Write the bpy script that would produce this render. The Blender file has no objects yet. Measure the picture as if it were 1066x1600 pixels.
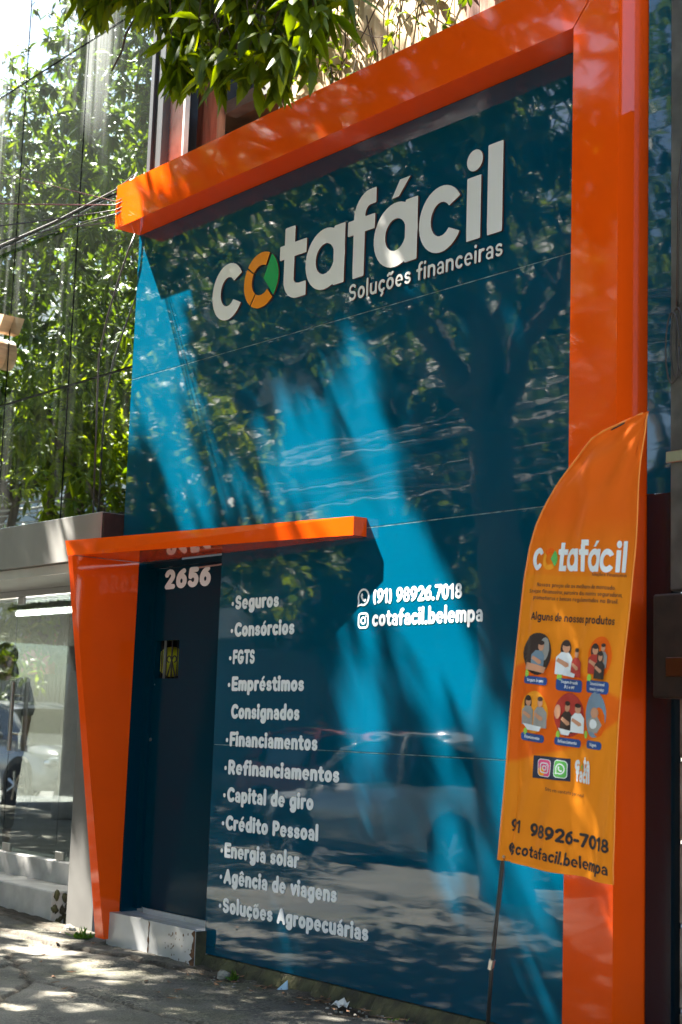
import bpy, bmesh, math, random
import numpy as np
from mathutils import Vector, Matrix
random.seed(7); RNG = np.random.default_rng(11)
sc = bpy.context.scene
COL = sc.collection

# ---------------------------------------------------------------- camera
cam_d = bpy.data.cameras.new('camera'); cam = bpy.data.objects.new('camera', cam_d); COL.objects.link(cam)
CAM = Vector((0.0, -5.25, 0.0))
RIGHT = Vector((0.643933, 0.764359, 0.033253)); DOWN = Vector((-0.087565, 0.116807, -0.989287)); FWD = Vector((-0.760054, 0.634123, 0.142147))
cam.matrix_world = Matrix(((RIGHT.x, -DOWN.x, -FWD.x, CAM.x), (RIGHT.y, -DOWN.y, -FWD.y, CAM.y), (RIGHT.z, -DOWN.z, -FWD.z, CAM.z), (0, 0, 0, 1)))
cam_d.sensor_fit = 'VERTICAL'; cam_d.sensor_height = 36.0; cam_d.lens = 36 * 2323.6 / 1600
cam_d.clip_end = 500; cam_d.clip_start = 0.05
cam_d.dof.use_dof = True; cam_d.dof.focus_distance = 8.3; cam_d.dof.aperture_fstop = 3.5
sc.camera = cam
# ---------------------------------------------------------------- light
SUN = Vector((-0.504, -0.293, 0.813)).normalized()
w = bpy.data.worlds.new('World'); sc.world = w; w.use_nodes = True
nt = w.node_tree; bg = nt.nodes['Background']
sky = nt.nodes.new('ShaderNodeTexSky'); sky.sky_type = 'NISHITA'; sky.sun_disc = False
sky.sun_elevation = math.asin(SUN.z); sky.sun_rotation = math.atan2(SUN.x, SUN.y); sky.air_density = 1.0; sky.dust_density = 1.0
nt.links.new(sky.outputs[0], bg.inputs[0]); bg.inputs[1].default_value = 0.05
sl = bpy.data.lights.new('sun', 'SUN'); sl.energy = 5.0; sl.angle = math.radians(0.53); sl.color = (1.0, 0.94, 0.84)
so = bpy.data.objects.new('sun', sl); COL.objects.link(so); so.rotation_euler = SUN.to_track_quat('Z', 'Y').to_euler()
vs = sc.view_settings; vs.view_transform = 'Standard'; vs.look = 'None'; vs.gamma = 1; vs.use_curve_mapping = False
vs.exposure = 3.48
sc.cycles.max_bounces = 8; sc.cycles.transparent_max_bounces = 12

# ---------------------------------------------------------------- materials
def mat(name, col, rough=0.5, metal=0.0, spec=0.5, coat=0.0, var=0.0, vscale=3.0, vstretch=(1, 1, 1), bump=0.0, bscale=20.0, bstretch=(1, 1, 1), bdist=0.02, col2=None, rvar=0.0, detail=4.0):
    m = bpy.data.materials.new(name); m.use_nodes = True
    n = m.node_tree; L = n.links; p = n.nodes['Principled BSDF']
    p.inputs['Base Color'].default_value = (*col, 1); p.inputs['Roughness'].default_value = rough
    p.inputs['Metallic'].default_value = metal; p.inputs['Specular IOR Level'].default_value = spec
    p.inputs['Coat Weight'].default_value = coat; p.inputs['Coat Roughness'].default_value = 0.02
    tc = n.nodes.new('ShaderNodeTexCoord')
    def noise(scale, stretch, det):
        mp = n.nodes.new('ShaderNodeMapping'); mp.inputs['Scale'].default_value = stretch
        L.new(tc.outputs['Object'], mp.inputs[0])
        t = n.nodes.new('ShaderNodeTexNoise'); t.inputs['Scale'].default_value = scale; t.inputs['Detail'].default_value = det
        L.new(mp.outputs[0], t.inputs['Vector']); return t
    if var > 0 or col2:
        t = noise(vscale, vstretch, detail)
        r = n.nodes.new('ShaderNodeValToRGB'); r.color_ramp.elements[0].position = 0.35; r.color_ramp.elements[1].position = 0.65
        c2 = col2 or tuple(c * (1 - var) for c in col); c1 = col if col2 else tuple(min(1, c * (1 + var)) for c in col)
        r.color_ramp.elements[0].color = (*c2, 1); r.color_ramp.elements[1].color = (*c1, 1)
        L.new(t.outputs['Fac'], r.inputs[0]); L.new(r.outputs[0], p.inputs['Base Color'])
        if rvar:
            mr = n.nodes.new('ShaderNodeMapRange'); mr.inputs['To Min'].default_value = max(0, rough - rvar); mr.inputs['To Max'].default_value = min(1, rough + rvar)
            L.new(t.outputs['Fac'], mr.inputs[0]); L.new(mr.outputs[0], p.inputs['Roughness'])
    if bump > 0:
        t = noise(bscale, bstretch, 3.0)
        b = n.nodes.new('ShaderNodeBump'); b.inputs['Strength'].default_value = bump; b.inputs['Distance'].default_value = bdist
        L.new(t.outputs['Fac'], b.inputs['Height']); L.new(b.outputs[0], p.inputs['Normal'])
        if coat: L.new(b.outputs[0], p.inputs['Coat Normal'])
    return m

M = {}
M['blue'] = mat('teal_panel', (0.0, 0.055, 0.102), 0.03, spec=0.62, coat=0.15, bump=0.07, bscale=1.0, bstretch=(1.3, 1, 4.0), bdist=0.018, var=0.05, vscale=1.2)
M['navy'] = mat('navy_door_paint', (0.0, 0.023, 0.042), 0.15, spec=0.07, bump=0.2, bscale=1.0, bstretch=(1.5, 1, 4.0), bdist=0.01)
M['orange'] = mat('orange_panel', (0.82, 0.080, 0.003), 0.06, spec=0.42, coat=0.12, bump=0.11, bscale=1.2, bstretch=(1.5, 1, 3.0), bdist=0.012, var=0.03)
M['tealshade'] = mat('shade_dark_teal', (0.0, 0.010, 0.018), 0.25)  # teal panel colour with the shade of the right edge put in
M['meter'] = mat('dark_rusty_steel', (0.012, 0.006, 0.004), 0.7, var=0.5, vscale=20)  # rust brown; for the meter box, recess shade is put into the colour
M['ambershade'] = mat('shade_dark_meter_glass', (0.05, 0.015, 0.005), 0.3)  # meter window darkened to stand for the recess shade
M['seam'] = mat('seam_dirt', (0.20, 0.27, 0.28), 0.8, var=0.7, vscale=14)
M['letter'] = mat('letter_acrylic', (0.78, 0.77, 0.74), 0.12, bump=0.15, bscale=2.0, bdist=0.01)
M['vinyl'] = mat('white_vinyl', (0.80, 0.81, 0.84), 0.35)
M['edge'] = mat('letter_edge', (0.10, 0.03, 0.02), 0.4)
M['ltr_orange'] = mat('orange_acrylic', (0.85, 0.27, 0.02), 0.15)
M['ltr_green'] = mat('green_acrylic', (0.01, 0.35, 0.10), 0.15)
M['dark'] = mat('dark_interior', (0.012, 0.011, 0.010), 0.8, var=0.3)
M['black'] = mat('black_rubber', (0.015, 0.015, 0.016), 0.5)
M['cable'] = mat('cable_sheath', (0.03, 0.025, 0.025), 0.45)
M['cable_grey'] = mat('weathered_cable', (0.30, 0.29, 0.27), 0.6)
M['cable_red'] = mat('red_cable_sheath', (0.14, 0.05, 0.05), 0.45)
M['steel'] = mat('brushed_steel', (0.55, 0.54, 0.52), 0.28, metal=1.0)
M['iron'] = mat('black_iron', (0.01, 0.01, 0.01), 0.6)
M['grey'] = mat('grey_cladding', (0.22, 0.215, 0.205), 0.35, var=0.12, vscale=2.5, vstretch=(1, 1, 0.3), bump=0.1, bscale=3)
M['grey2'] = mat('grey_pilaster_paint', (0.10, 0.098, 0.093), 0.5, var=0.12, vscale=3)
M['ltgrey'] = mat('light_grey_metal', (0.42, 0.41, 0.38), 0.3, var=0.1)
M['tile'] = mat('white_floor_tile', (0.46, 0.47, 0.49), 0.22, col2=(0.36, 0.36, 0.35), vscale=2.2, rvar=0.1)
M['rust'] = mat('rusty_stain', (0.10, 0.045, 0.02), 0.9, var=0.6, vscale=30)
M['conc'] = mat('concrete_column_face', (0.55, 0.54, 0.50), 0.85, var=0.2, vscale=6, bump=0.3, bscale=30, bdist=0.01)
M['stepconc'] = mat('step_concrete', (0.38, 0.37, 0.36), 0.7, var=0.2, vscale=5, bump=0.2, bscale=40, bdist=0.006)
M['blackframe'] = mat('anodised_frame', (0.045, 0.05, 0.055), 0.4)
M['wood_dark'] = mat('brown_timber', (0.17, 0.06, 0.032), 0.7, var=0.4, vscale=5, vstretch=(6, 6, 0.6), bump=0.3, bscale=20, bstretch=(4, 4, .4))
M['wood_red'] = mat('reddish_timber', (0.34, 0.15, 0.09), 0.7, var=0.25, vscale=5, vstretch=(6, 6, 0.6), bump=0.3, bscale=20, bstretch=(4, 4, .4))
M['slat'] = mat('blind_slats', (0.13, 0.065, 0.03), 0.8, var=0.4, vscale=4)
M['board'] = mat('pale_boards', (0.50, 0.37, 0.20), 0.75, col2=(0.32, 0.20, 0.10), vscale=3, vstretch=(7, 7, 0.5), bump=0.2, bscale=20, bstretch=(5, 5, .3))
M['board2'] = mat('sun_bleached_boards', (0.58, 0.45, 0.27), 0.75, col2=(0.46, 0.31, 0.16), vscale=3, vstretch=(7, 7, 0.5))
M['roof'] = mat('roof_sheet', (0.34, 0.34, 0.34), 0.6, var=0.3, vscale=6)
M['cloth'] = mat('orange_polyester', (0.9, 0.20, 0.012), 0.6, spec=0.25, bump=0.1, bscale=300, bdist=0.001)
M['cloth_edge'] = mat('orange_hem', (0.80, 0.24, 0.03), 0.65)
M['cloth_lt'] = mat('amber_print', (0.86, 0.32, 0.015), 0.6, spec=0.25)
M['ink'] = mat('black_ink', (0.012, 0.01, 0.015), 0.6)
M['brownink'] = mat('brown_ink', (0.16, 0.05, 0.02), 0.6)
M['whiteink'] = mat('white_ink', (0.72, 0.76, 0.80), 0.6)
M['blueink'] = mat('blue_ink', (0.01, 0.06, 0.25), 0.6)
M['navyink'] = mat('navy_ink', (0.012, 0.02, 0.05), 0.6)
M['greenink'] = mat('green_ink', (0.10, 0.42, 0.08), 0.6)
M['limeink'] = mat('lime_ink', (0.33, 0.60, 0.06), 0.6)
M['pinkink'] = mat('pink_ink', (0.75, 0.08, 0.22), 0.6)
M['skinink'] = mat('skin_ink', (0.55, 0.27, 0.16), 0.6)
M['hairink'] = mat('hair_ink', (0.03, 0.015, 0.012), 0.6)
M['redink'] = mat('red_ink', (0.42, 0.03, 0.02), 0.6)
M['denimink'] = mat('denim_ink', (0.16, 0.24, 0.33), 0.6)
M['greyink'] = mat('grey_ink', (0.30, 0.29, 0.28), 0.6)
M['pole'] = mat('black_fibre_pole', (0.012, 0.012, 0.013), 0.35)
M['bark'] = mat('mango_bark', (0.10, 0.075, 0.05), 0.95, var=0.45, vscale=5, vstretch=(1, 1, .3), bump=0.8, bscale=12, bdist=0.03)
M['twig'] = mat('twig_bark', (0.06, 0.04, 0.025), 0.9)
M['yellow'] = mat('yellow_rubber', (0.62, 0.60, 0.02), 0.4)
M['stone'] = mat('rubble_stone', (0.20, 0.19, 0.16), 0.9, var=0.35, vscale=20, bump=0.5, bscale=30, bdist=.01)
M['moss'] = mat('mossy_base', (0.085, 0.08, 0.035), 0.95, col2=(0.03, 0.028, 0.018), vscale=9, bump=0.8, bscale=25, bdist=0.02)
M['paper'] = mat('crumpled_paper', (0.62, 0.62, 0.60), 0.7)
M['plastic'] = mat('pale_blue_plastic', (0.30, 0.45, 0.58), 0.3)
M['dryleaf'] = mat('dry_leaf', (0.16, 0.08, 0.035), 0.8, var=0.4, vscale=30)
M['carwhite'] = mat('white_car_paint', (0.34, 0.35, 0.36), 0.15, coat=0.8)
M['carsilver'] = mat('silver_car_paint', (0.5, 0.52, 0.54), 0.15, metal=0.2, coat=0.8)
M['carglass'] = mat('tinted_car_glass', (0.01, 0.013, 0.015), 0.03, spec=0.8)
M['tyre'] = mat('tyre_rubber', (0.02, 0.02, 0.02), 0.8)
M['lampglass'] = mat('headlight_glass', (0.55, 0.6, 0.65), 0.08, metal=0.7)
M['platewhite'] = mat('plate_white', (0.6, 0.6, 0.6), 0.4)
M['wallwhite'] = mat('painted_render', (0.50, 0.50, 0.48), 0.85, var=0.08, vscale=1)
M['wallcream'] = mat('cream_render', (0.36, 0.31, 0.24), 0.85, var=0.1, vscale=1)
M['red'] = mat('red_fascia', (0.42, 0.02, 0.035), 0.4)
M['shutter'] = mat('dark_shutter', (0.05, 0.05, 0.055), 0.5)
M['window'] = mat('far_window', (0.03, 0.04, 0.05), 0.1)
M['brickgrey'] = mat('old_block_wall', (0.26, 0.25, 0.22), 0.9, col2=(0.07, 0.055, 0.035), vscale=7, bump=0.4, bscale=20)
M['polegrey'] = mat('painted_post', (0.07, 0.07, 0.06), 0.7, var=0.3, vscale=8)
M['woodletter'] = mat('letter_wood', (0.42, 0.27, 0.15), 0.6, var=0.15, vscale=8, vstretch=(1, 1, 6))
M['skin'] = mat('skin', (0.58, 0.35, 0.25), 0.5)
M['hair'] = mat('dark_hair', (0.02, 0.012, 0.01), 0.5)
M['shirt'] = mat('white_shirt', (0.72, 0.73, 0.75), 0.8)
M['vest'] = mat('yellow_green_vest', (0.45, 0.75, 0.05), 0.7)
M['trousers'] = mat('dark_trousers', (0.03, 0.035, 0.05), 0.8)
M['asphalt'] = mat('asphalt_surface', (0.055, 0.054, 0.052), 0.9, var=0.25, vscale=8, bump=0.3, bscale=60, bdist=.01)
M['roadyellow'] = mat('yellow_road_paint', (0.45, 0.27, 0.04), 0.8, var=0.2, vscale=8)
M['kerb'] = mat('kerb_stone', (0.16, 0.15, 0.12), 0.9, var=0.4, vscale=6, bump=0.4, bscale=20)

def leaf_mat(name, dark, light, trans=0.40, rough=0.45):
    m = bpy.data.materials.new(name); m.use_nodes = True; n = m.node_tree; L = n.links
    p = n.nodes['Principled BSDF']; out = n.nodes['Material Output']
    at = n.nodes.new('ShaderNodeAttribute'); at.attribute_name = 'tone'
    r = n.nodes.new('ShaderNodeValToRGB'); r.color_ramp.elements[0].color = (*dark, 1); r.color_ramp.elements[1].color = (*light, 1)
    e = r.color_ramp.elements.new(0.7); e.color = (*[a * .6 + b * .4 for a, b in zip(dark, light)], 1)
    L.new(at.outputs['Fac'], r.inputs[0]); L.new(r.outputs[0], p.inputs['Base Color']); p.inputs['Roughness'].default_value = rough
    p.inputs['Specular IOR Level'].default_value = 0.28
    tr = n.nodes.new('ShaderNodeBsdfTranslucent'); hs = n.nodes.new('ShaderNodeHueSaturation'); hs.inputs['Saturation'].default_value = 1.15; hs.inputs['Value'].default_value = 2.2; hs.inputs['Hue'].default_value = 0.47
    L.new(r.outputs[0], hs.inputs['Color']); L.new(hs.outputs[0], tr.inputs[0])
    mx = n.nodes.new('ShaderNodeMixShader'); mx.inputs[0].default_value = trans
    L.new(p.outputs[0], mx.inputs[1]); L.new(tr.outputs[0], mx.inputs[2]); L.new(mx.outputs[0], out.inputs['Surface'])
    return m
M['leaf'] = leaf_mat('mango_leaf', (0.016, 0.042, 0.006), (0.10, 0.16, 0.012))
M['leaf2'] = leaf_mat('bright_leaf', (0.022, 0.058, 0.006), (0.11, 0.18, 0.012))
M['leafb'] = leaf_mat('branch_leaf', (0.026, 0.060, 0.005), (0.17, 0.23, 0.010), trans=0.6)
M['leaf3'] = leaf_mat('young_lime_leaf', (0.03, 0.075, 0.006), (0.20, 0.27, 0.012), trans=0.5)
M['weed'] = leaf_mat('weed_leaf', (0.04, 0.10, 0.015), (0.10, 0.22, 0.03))

def glass_mat(name, refl, dirt, tint=(0.86, 0.90, 0.90), see=0.0):
    """mirror-like coated glazing with vertical water-streak dirt"""
    m = bpy.data.materials.new(name); m.use_nodes = True; n = m.node_tree; L = n.links
    for x in list(n.nodes):
        if x.type == 'BSDF_PRINCIPLED': n.nodes.remove(x)
    out = n.nodes['Material Output']
    g = n.nodes.new('ShaderNodeBsdfGlossy'); g.inputs['Roughness'].default_value = 0.006; g.inputs['Color'].default_value = (*[t * refl for t in tint], 1)
    tc = n.nodes.new('ShaderNodeTexCoord')
    mp = n.nodes.new('ShaderNodeMapping'); mp.inputs['Scale'].default_value = (1, 1, 1); L.new(tc.outputs['Object'], mp.inputs[0])
    bn = n.nodes.new('ShaderNodeTexNoise'); bn.inputs['Scale'].default_value = 0.9; bn.inputs['Detail'].default_value = 1
    L.new(mp.outputs[0], bn.inputs['Vector']); b = n.nodes.new('ShaderNodeBump'); b.inputs['Strength'].default_value = 0.12; b.inputs['Distance'].default_value = 0.02
    L.new(bn.outputs['Fac'], b.inputs['Height']); L.new(b.outputs[0], g.inputs['Normal'])
    d = n.nodes.new('ShaderNodeBsdfDiffuse'); d.inputs['Color'].default_value = (0.62, 0.66, 0.66, 1)
    def nz(stretch, sc_, lo, hi, det=5):
        q = n.nodes.new('ShaderNodeMapping'); q.inputs['Scale'].default_value = stretch; L.new(tc.outputs['Object'], q.inputs[0])
        t = n.nodes.new('ShaderNodeTexNoise'); t.inputs['Scale'].default_value = sc_; t.inputs['Detail'].default_value = det; L.new(q.outputs[0], t.inputs['Vector'])
        r = n.nodes.new('ShaderNodeMapRange'); r.inputs['From Min'].default_value = lo; r.inputs['From Max'].default_value = hi; L.new(t.outputs['Fac'], r.inputs[0]); return r
    a = nz((14, 14, 0.35), 1.0, 0.42, 0.75); c = nz((1.1, 1.1, 0.35), 1.0, 0.42, 0.62, 2)
    mu = n.nodes.new('ShaderNodeMath'); mu.operation = 'MULTIPLY'; L.new(a.outputs[0], mu.inputs[0]); L.new(c.outputs[0], mu.inputs[1])
    m2 = n.nodes.new('ShaderNodeMath'); m2.operation = 'MULTIPLY_ADD'; m2.inputs[1].default_value = dirt; m2.inputs[2].default_value = dirt * 0.05; L.new(mu.outputs[0], m2.inputs[0])
    base = g
    if see > 0:
        tr = n.nodes.new('ShaderNodeBsdfTransparent'); tr.inputs[0].default_value = (0.8, 0.86, 0.84, 1)
        ms = n.nodes.new('ShaderNodeMixShader'); ms.inputs[0].default_value = see; L.new(g.outputs[0], ms.inputs[1]); L.new(tr.outputs[0], ms.inputs[2]); base = ms
    mx = n.nodes.new('ShaderNodeMixShader'); sx = n.nodes.new('ShaderNodeSeparateXYZ'); L.new(tc.outputs['Object'], sx.inputs[0])
    zr = n.nodes.new('ShaderNodeMapRange'); zr.inputs['From Min'].default_value = 2.9; zr.inputs['From Max'].default_value = 4.4; zr.inputs['To Min'].default_value = 0.08; L.new(sx.outputs[2], zr.inputs[0])
    m3 = n.nodes.new('ShaderNodeMath'); m3.operation = 'MULTIPLY'; L.new(m2.outputs[0], m3.inputs[0]); L.new(zr.outputs[0], m3.inputs[1]); L.new(m3.outputs[0], mx.inputs[0]); L.new(base.outputs[0], mx.inputs[1]); L.new(d.outputs[0], mx.inputs[2])
    L.new(mx.outputs[0], out.inputs['Surface'])
    return m
M['glass'] = glass_mat('mirror_glazing', 0.68, 0.42, tint=(0.84, 0.92, 0.90))
M['doorglass'] = glass_mat('door_glazing', 0.47, 0.08, see=0.42)

# ---------------------------------------------------------------- mesh helpers
class MB:
    def __init__(s): s.v = []; s.f = []
    def add(s, vs_, fs): o = len(s.v); s.v += [tuple(map(float, v)) for v in vs_]; s.f += [tuple(i + o for i in f) for f in fs]; return s
    def box(s, x0, x1, y0, y1, z0, z1, bev=0.0):
        if bev <= 0:
            v = [(x, y, z) for x in (x0, x1) for y in (y0, y1) for z in (z0, z1)]
            return s.add(v, [(0, 1, 3, 2), (4, 6, 7, 5), (0, 4, 5, 1), (2, 3, 7, 6), (0, 2, 6, 4), (1, 5, 7, 3)])
        b = bev; v = []
        idx = {}
        for i, x in enumerate((x0, x1)):
            for j, y in enumerate((y0, y1)):
                for k, z in enumerate((z0, z1)):
                    sx, sy, sz = (b if i == 0 else -b), (b if j == 0 else -b), (b if k == 0 else -b)
                    idx[(i, j, k, 0)] = len(v); v.append((x, y + sy, z + sz))
                    idx[(i, j, k, 1)] = len(v); v.append((x + sx, y, z + sz))
                    idx[(i, j, k, 2)] = len(v); v.append((x + sx, y + sy, z))
        I = idx; f = []
        f += [(I[0,0,0,0], I[0,0,1,0], I[0,1,1,0], I[0,1,0,0]), (I[1,0,0,0], I[1,1,0,0], I[1,1,1,0], I[1,0,1,0])]
        f += [(I[0,0,0,1], I[1,0,0,1], I[1,0,1,1], I[0,0,1,1]), (I[0,1,0,1], I[0,1,1,1], I[1,1,1,1], I[1,1,0,1])]
        f += [(I[0,0,0,2], I[0,1,0,2], I[1,1,0,2], I[1,0,0,2]), (I[0,0,1,2], I[1,0,1,2], I[1,1,1,2], I[0,1,1,2])]
        for i in (0, 1):
            for j in (0, 1): f.append((I[i,j,0,0], I[i,j,1,0], I[i,j,1,1], I[i,j,0,1]))
            for k in (0, 1): f.append((I[i,0,k,0], I[i,1,k,0], I[i,1,k,2], I[i,0,k,2]))
        for j in (0, 1):
            for k in (0, 1): f.append((I[0,j,k,1], I[1,j,k,1], I[1,j,k,2], I[0,j,k,2]))
        for i in (0, 1):
            for j in (0, 1):
                for k in (0, 1): f.append((I[i,j,k,0], I[i,j,k,1], I[i,j,k,2]))
        return s.add(v, f)
    def hexa(s, b, t):   # bottom quad, top quad (same order)
        return s.add(list(b) + list(t), [(3, 2, 1, 0), (4, 5, 6, 7)] + [(i, (i + 1) % 4, 4 + (i + 1) % 4, 4 + i) for i in range(4)])
    def tube(s, pts, r, n=8, caps=True):
        pts = [Vector(p) for p in pts]; rs = r if isinstance(r, (list, tuple)) else [r] * len(pts)
        o = len(s.v); up = Vector((0.13, 0.21, 1)).normalized(); prev = None
        for i, p in enumerate(pts):
            d = (pts[min(i + 1, len(pts) - 1)] - pts[max(i - 1, 0)]).normalized()
            a = d.cross(up) if prev is None else prev - d * prev.dot(d)
            if a.length < 1e-4: a = d.cross(Vector((1, 0, 0)))
            a.normalize(); prev = a; b = d.cross(a)
            for k in range(n):
                th = 2 * math.pi * k / n; s.v.append(tuple(p + (a * math.cos(th) + b * math.sin(th)) * rs[i]))
        for i in range(len(pts) - 1):
            for k in range(n): s.f.append((o + i * n + k, o + i * n + (k + 1) % n, o + (i + 1) * n + (k + 1) % n, o + (i + 1) * n + k))
        if caps:
            s.f.append(tuple(o + k for k in range(n))[::-1]); s.f.append(tuple(o + (len(pts) - 1) * n + k for k in range(n)))
        return s
    def sphere(s, c, r, n=16, m=10, sq=(1, 1, 1)):
        v = []; f = []
        for j in range(m + 1):
            ph = math.pi * j / m
            for i in range(n): th = 2 * math.pi * i / n; v.append((c[0] + r * sq[0] * math.sin(ph) * math.cos(th), c[1] + r * sq[1] * math.sin(ph) * math.sin(th), c[2] + r * sq[2] * math.cos(ph)))
        for j in range(m):
            for i in range(n): f.append((j * n + i, (j + 1) * n + i, (j + 1) * n + (i + 1) % n, j * n + (i + 1) % n))
        return s.add(v, f)
    def build(s, name, m, parent=None, smooth=False):
        me = bpy.data.meshes.new(name); me.from_pydata(s.v, [], s.f); me.update()
        me.materials.append(m); ob = bpy.data.objects.new(name, me); COL.objects.link(ob)
        if smooth: me.polygons.foreach_set('use_smooth', [True] * len(me.polygons))
        if parent: ob.parent = parent; ob.matrix_parent_inverse = Matrix.Translation(-parent_world(parent))
        return ob
def parent_world(p):
    v = Vector(p.location)
    if p.parent: v = parent_world(p.parent) + v if False else v
    return v if p.type == 'EMPTY' else Vector((0, 0, 0))
def tag(o, label=None, cat=None, group=None, kind=None):
    if label: o['label'] = label
    if cat: o['category'] = cat
    if group: o['group'] = group
    if kind: o['kind'] = kind
    return o
def thing(name, label, cat, loc=(0, 0, 0), group=None):
    o = bpy.data.objects.new(name, None); COL.objects.link(o); o.location = loc; o.empty_display_size = .2
    return tag(o, label, cat, group)
def box(name, m, parent, *a, **k): return MB().box(*a, **k).build(name, m, parent)

# ---------------------------------------------------------------- lettering: glyph strokes -> distance field -> outline -> mesh
def arc(cx, cy, rx, ry, a0, a1, n=None):
    n = n or max(4, int(abs(a1 - a0) / 12)); return [(cx + rx * math.cos(math.radians(a0 + (a1 - a0) * i / n)), cy + ry * math.sin(math.radians(a0 + (a1 - a0) * i / n))) for i in range(n + 1)]
def ring(cx=.31, cy=.37, rx=.21, ry=.27): return arc(cx, cy, rx, ry, 0, 360, 28)
G = {
 'o': ([ring()], .66), 'c': ([arc(.31, .37, .21, .27, 48, 312)], .59), 'e': ([('w', .86, arc(.31, .37, .215, .275, 0, 300)), ('w', .45, [(.14, .38), (.50, .38)])], .66),
 'a': ([('w', .8, arc(.27, .46, .18, .20, 150, 0)), [(.45, .45), (.45, .1)], ('w', .68, arc(.265, .235, .185, .155, 0, 360, 24))], .60),
 's': ([('w', .82, arc(.26, .505, .16, .135, 25, 270) + arc(.26, .235, .17, .135, 90, -155))], .55),
 'u': ([[(.1, .64), (.1, .3)] + arc(.3, .29, .2, .19, 180, 360) + [(.5, .64)], [(.5, .5), (.5, .1)]], .64),
 'n': ([[(.1, .64), (.1, .1)], arc(.3, .45, .2, .19, 180, 0) + [(.5, .1)]], .64),
 'm': ([[(.1, .64), (.1, .1)], arc(.27, .47, .17, .17, 180, 0) + [(.44, .1)], arc(.61, .47, .17, .17, 180, 0) + [(.78, .1)]], .92),
 'r': ([[(.1, .64), (.1, .1)], arc(.3, .44, .2, .20, 180, 75)], .46), 'i': ([[(.1, .64), (.1, .1)], [(.1, .92), (.1, .93)]], .26), 'l': ([[(.1, 1.0), (.1, .1)]], .26),
 't': ([[(.2, .86), (.2, .26)] + arc(.34, .25, .14, .15, 180, 285), [(.06, .64), (.37, .64)]], .48),
 'f': ([[(.2, .1), (.2, .76)] + arc(.35, .76, .15, .2, 180, 80), [(.06, .60), (.36, .60)]], .48),
 'g': ([ring(), [(.52, .64), (.52, .02)] + arc(.32, .02, .20, .2, 0, -145)], .66), 'p': ([ring(), [(.1, .64), (.1, -.2)]], .66), 'q': ([ring(), [(.52, .64), (.52, -.2)]], .66),
 'd': ([ring(), [(.52, 1.0), (.52, .1)]], .66), 'b': ([ring(), [(.1, 1.0), (.1, .1)]], .66), 'h': ([[(.1, 1.), (.1, .1)], arc(.3, .45, .2, .19, 180, 0) + [(.5, .1)]], .64),
 'v': ([[(.08, .64), (.28, .1), (.48, .64)]], .58), 'z': ([[(.08, .64), (.44, .64), (.08, .1), (.46, .1)]], .55), 'j': ([[(.1, .64), (.1, -.1)], [(.1, .92), (.1, .93)]], .26),
 'S': ([('w', .92, arc(.31, .70, .21, .2, 28, 270) + arc(.31, .30, .22, .2, 90, -155))], .68), 'C': ([arc(.42, .5, .32, .40, 48, 312)], .76), 'G': ([arc(.42, .5, .32, .40, 48, 345), [(.74, .44), (.46, .44)]], .88),
 'F': ([[(.1, .1), (.1, .9), (.5, .9)], [(.1, .5), (.44, .5)]], .58), 'E': ([[(.54, .9), (.1, .9), (.1, .1), (.54, .1)], [(.1, .5), (.48, .5)]], .64), 'T': ([[(.06, .9), (.60, .9)], [(.33, .9), (.33, .1)]], .68),
 'P': ([[(.1, .1), (.1, .9), (.3, .9)] + arc(.3, .67, .24, .23, 90, -90) + [(.1, .44)]], .66), 'R': ([[(.1, .1), (.1, .9), (.3, .9)] + arc(.3, .67, .24, .23, 90, -90) + [(.1, .44)], [(.32, .44), (.54, .1)]], .70),
 'A': ([[(.08, .1), (.38, .9), (.68, .1)], [(.2, .33), (.56, .33)]], .78), 'N': ([[(.1, .1), (.1, .9), (.6, .1), (.6, .9)]], .76), 'B': ([[(.1, .1), (.1, .9), (.3, .9)] + arc(.3, .70, .2, .2, 90, -90) + [(.1, .5)], arc(.32, .30, .22, .2, 90, -90) + [(.1, .1)]], .66),
 'J': ([[(.40, .9), (.40, .32)] + arc(.24, .3, .16, .2, 0, -160)], .54), 'M': ([[(.1, .1), (.1, .9), (.42, .35), (.74, .9), (.74, .1)]], .88),
 'Q': ([arc(.42, .5, .32, .4, 0, 360), [(.5, .3), (.72, .08)]], .86), 'V': ([[(.08, .9), (.36, .1), (.64, .9)]], .72),
 '0': ([arc(.32, .5, .22, .4, 0, 360)], .68), '1': ([[(.06, .74), (.26, .9), (.26, .1)]], .46), '2': ([arc(.31, .68, .21, .22, 165, -38) + [(.12, .1), (.54, .1)]], .65), '3': ([arc(.28, .7, .2, .2, 150, -90) + arc(.28, .3, .22, .2, 90, -150)], .62),
 '5': ([[(.52, .9), (.17, .9), (.13, .54)] + arc(.29, .36, .23, .26, 125, -145)], .64), '6': ([arc(.32, .36, .22, .26, 0, 360), [(.46, .88)] + arc(.52, .40, .42, .46, 118, 178)], .66),
 '7': ([[(.06, .9), (.52, .9), (.2, .1)]], .58), '8': ([('w', .85, arc(.31, .70, .18, .20, 0, 360)), ('w', .85, arc(.31, .30, .22, .20, 0, 360))], .66), '9': ([arc(.32, .64, .22, .26, 0, 360), [(.18, .12)] + arc(.12, .60, .42, .46, -62, -2)], .66),
 '(': ([arc(.5, .45, .4, .62, 140, 220)], .36), ')': ([arc(-.2, .45, .4, .62, -40, 40)], .36), '.': ([[(.1, .1), (.1, .11)]], .26), ',': ([[(.12, .1), (.06, -.05)]], .26), '-': ([[(.08, .40), (.34, .40)]], .44),
 '@': ([arc(.45, .40, .38, .46, 320, 20), arc(.43, .40, .15, .19, 0, 360), [(.60, .58), (.60, .28)] + arc(.70, .30, .10, .10, 190, 330)], 1.0),
 ' ': ([], .32), "'": ([[(.1, .9), (.1, .8)]], .22),
}
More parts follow.
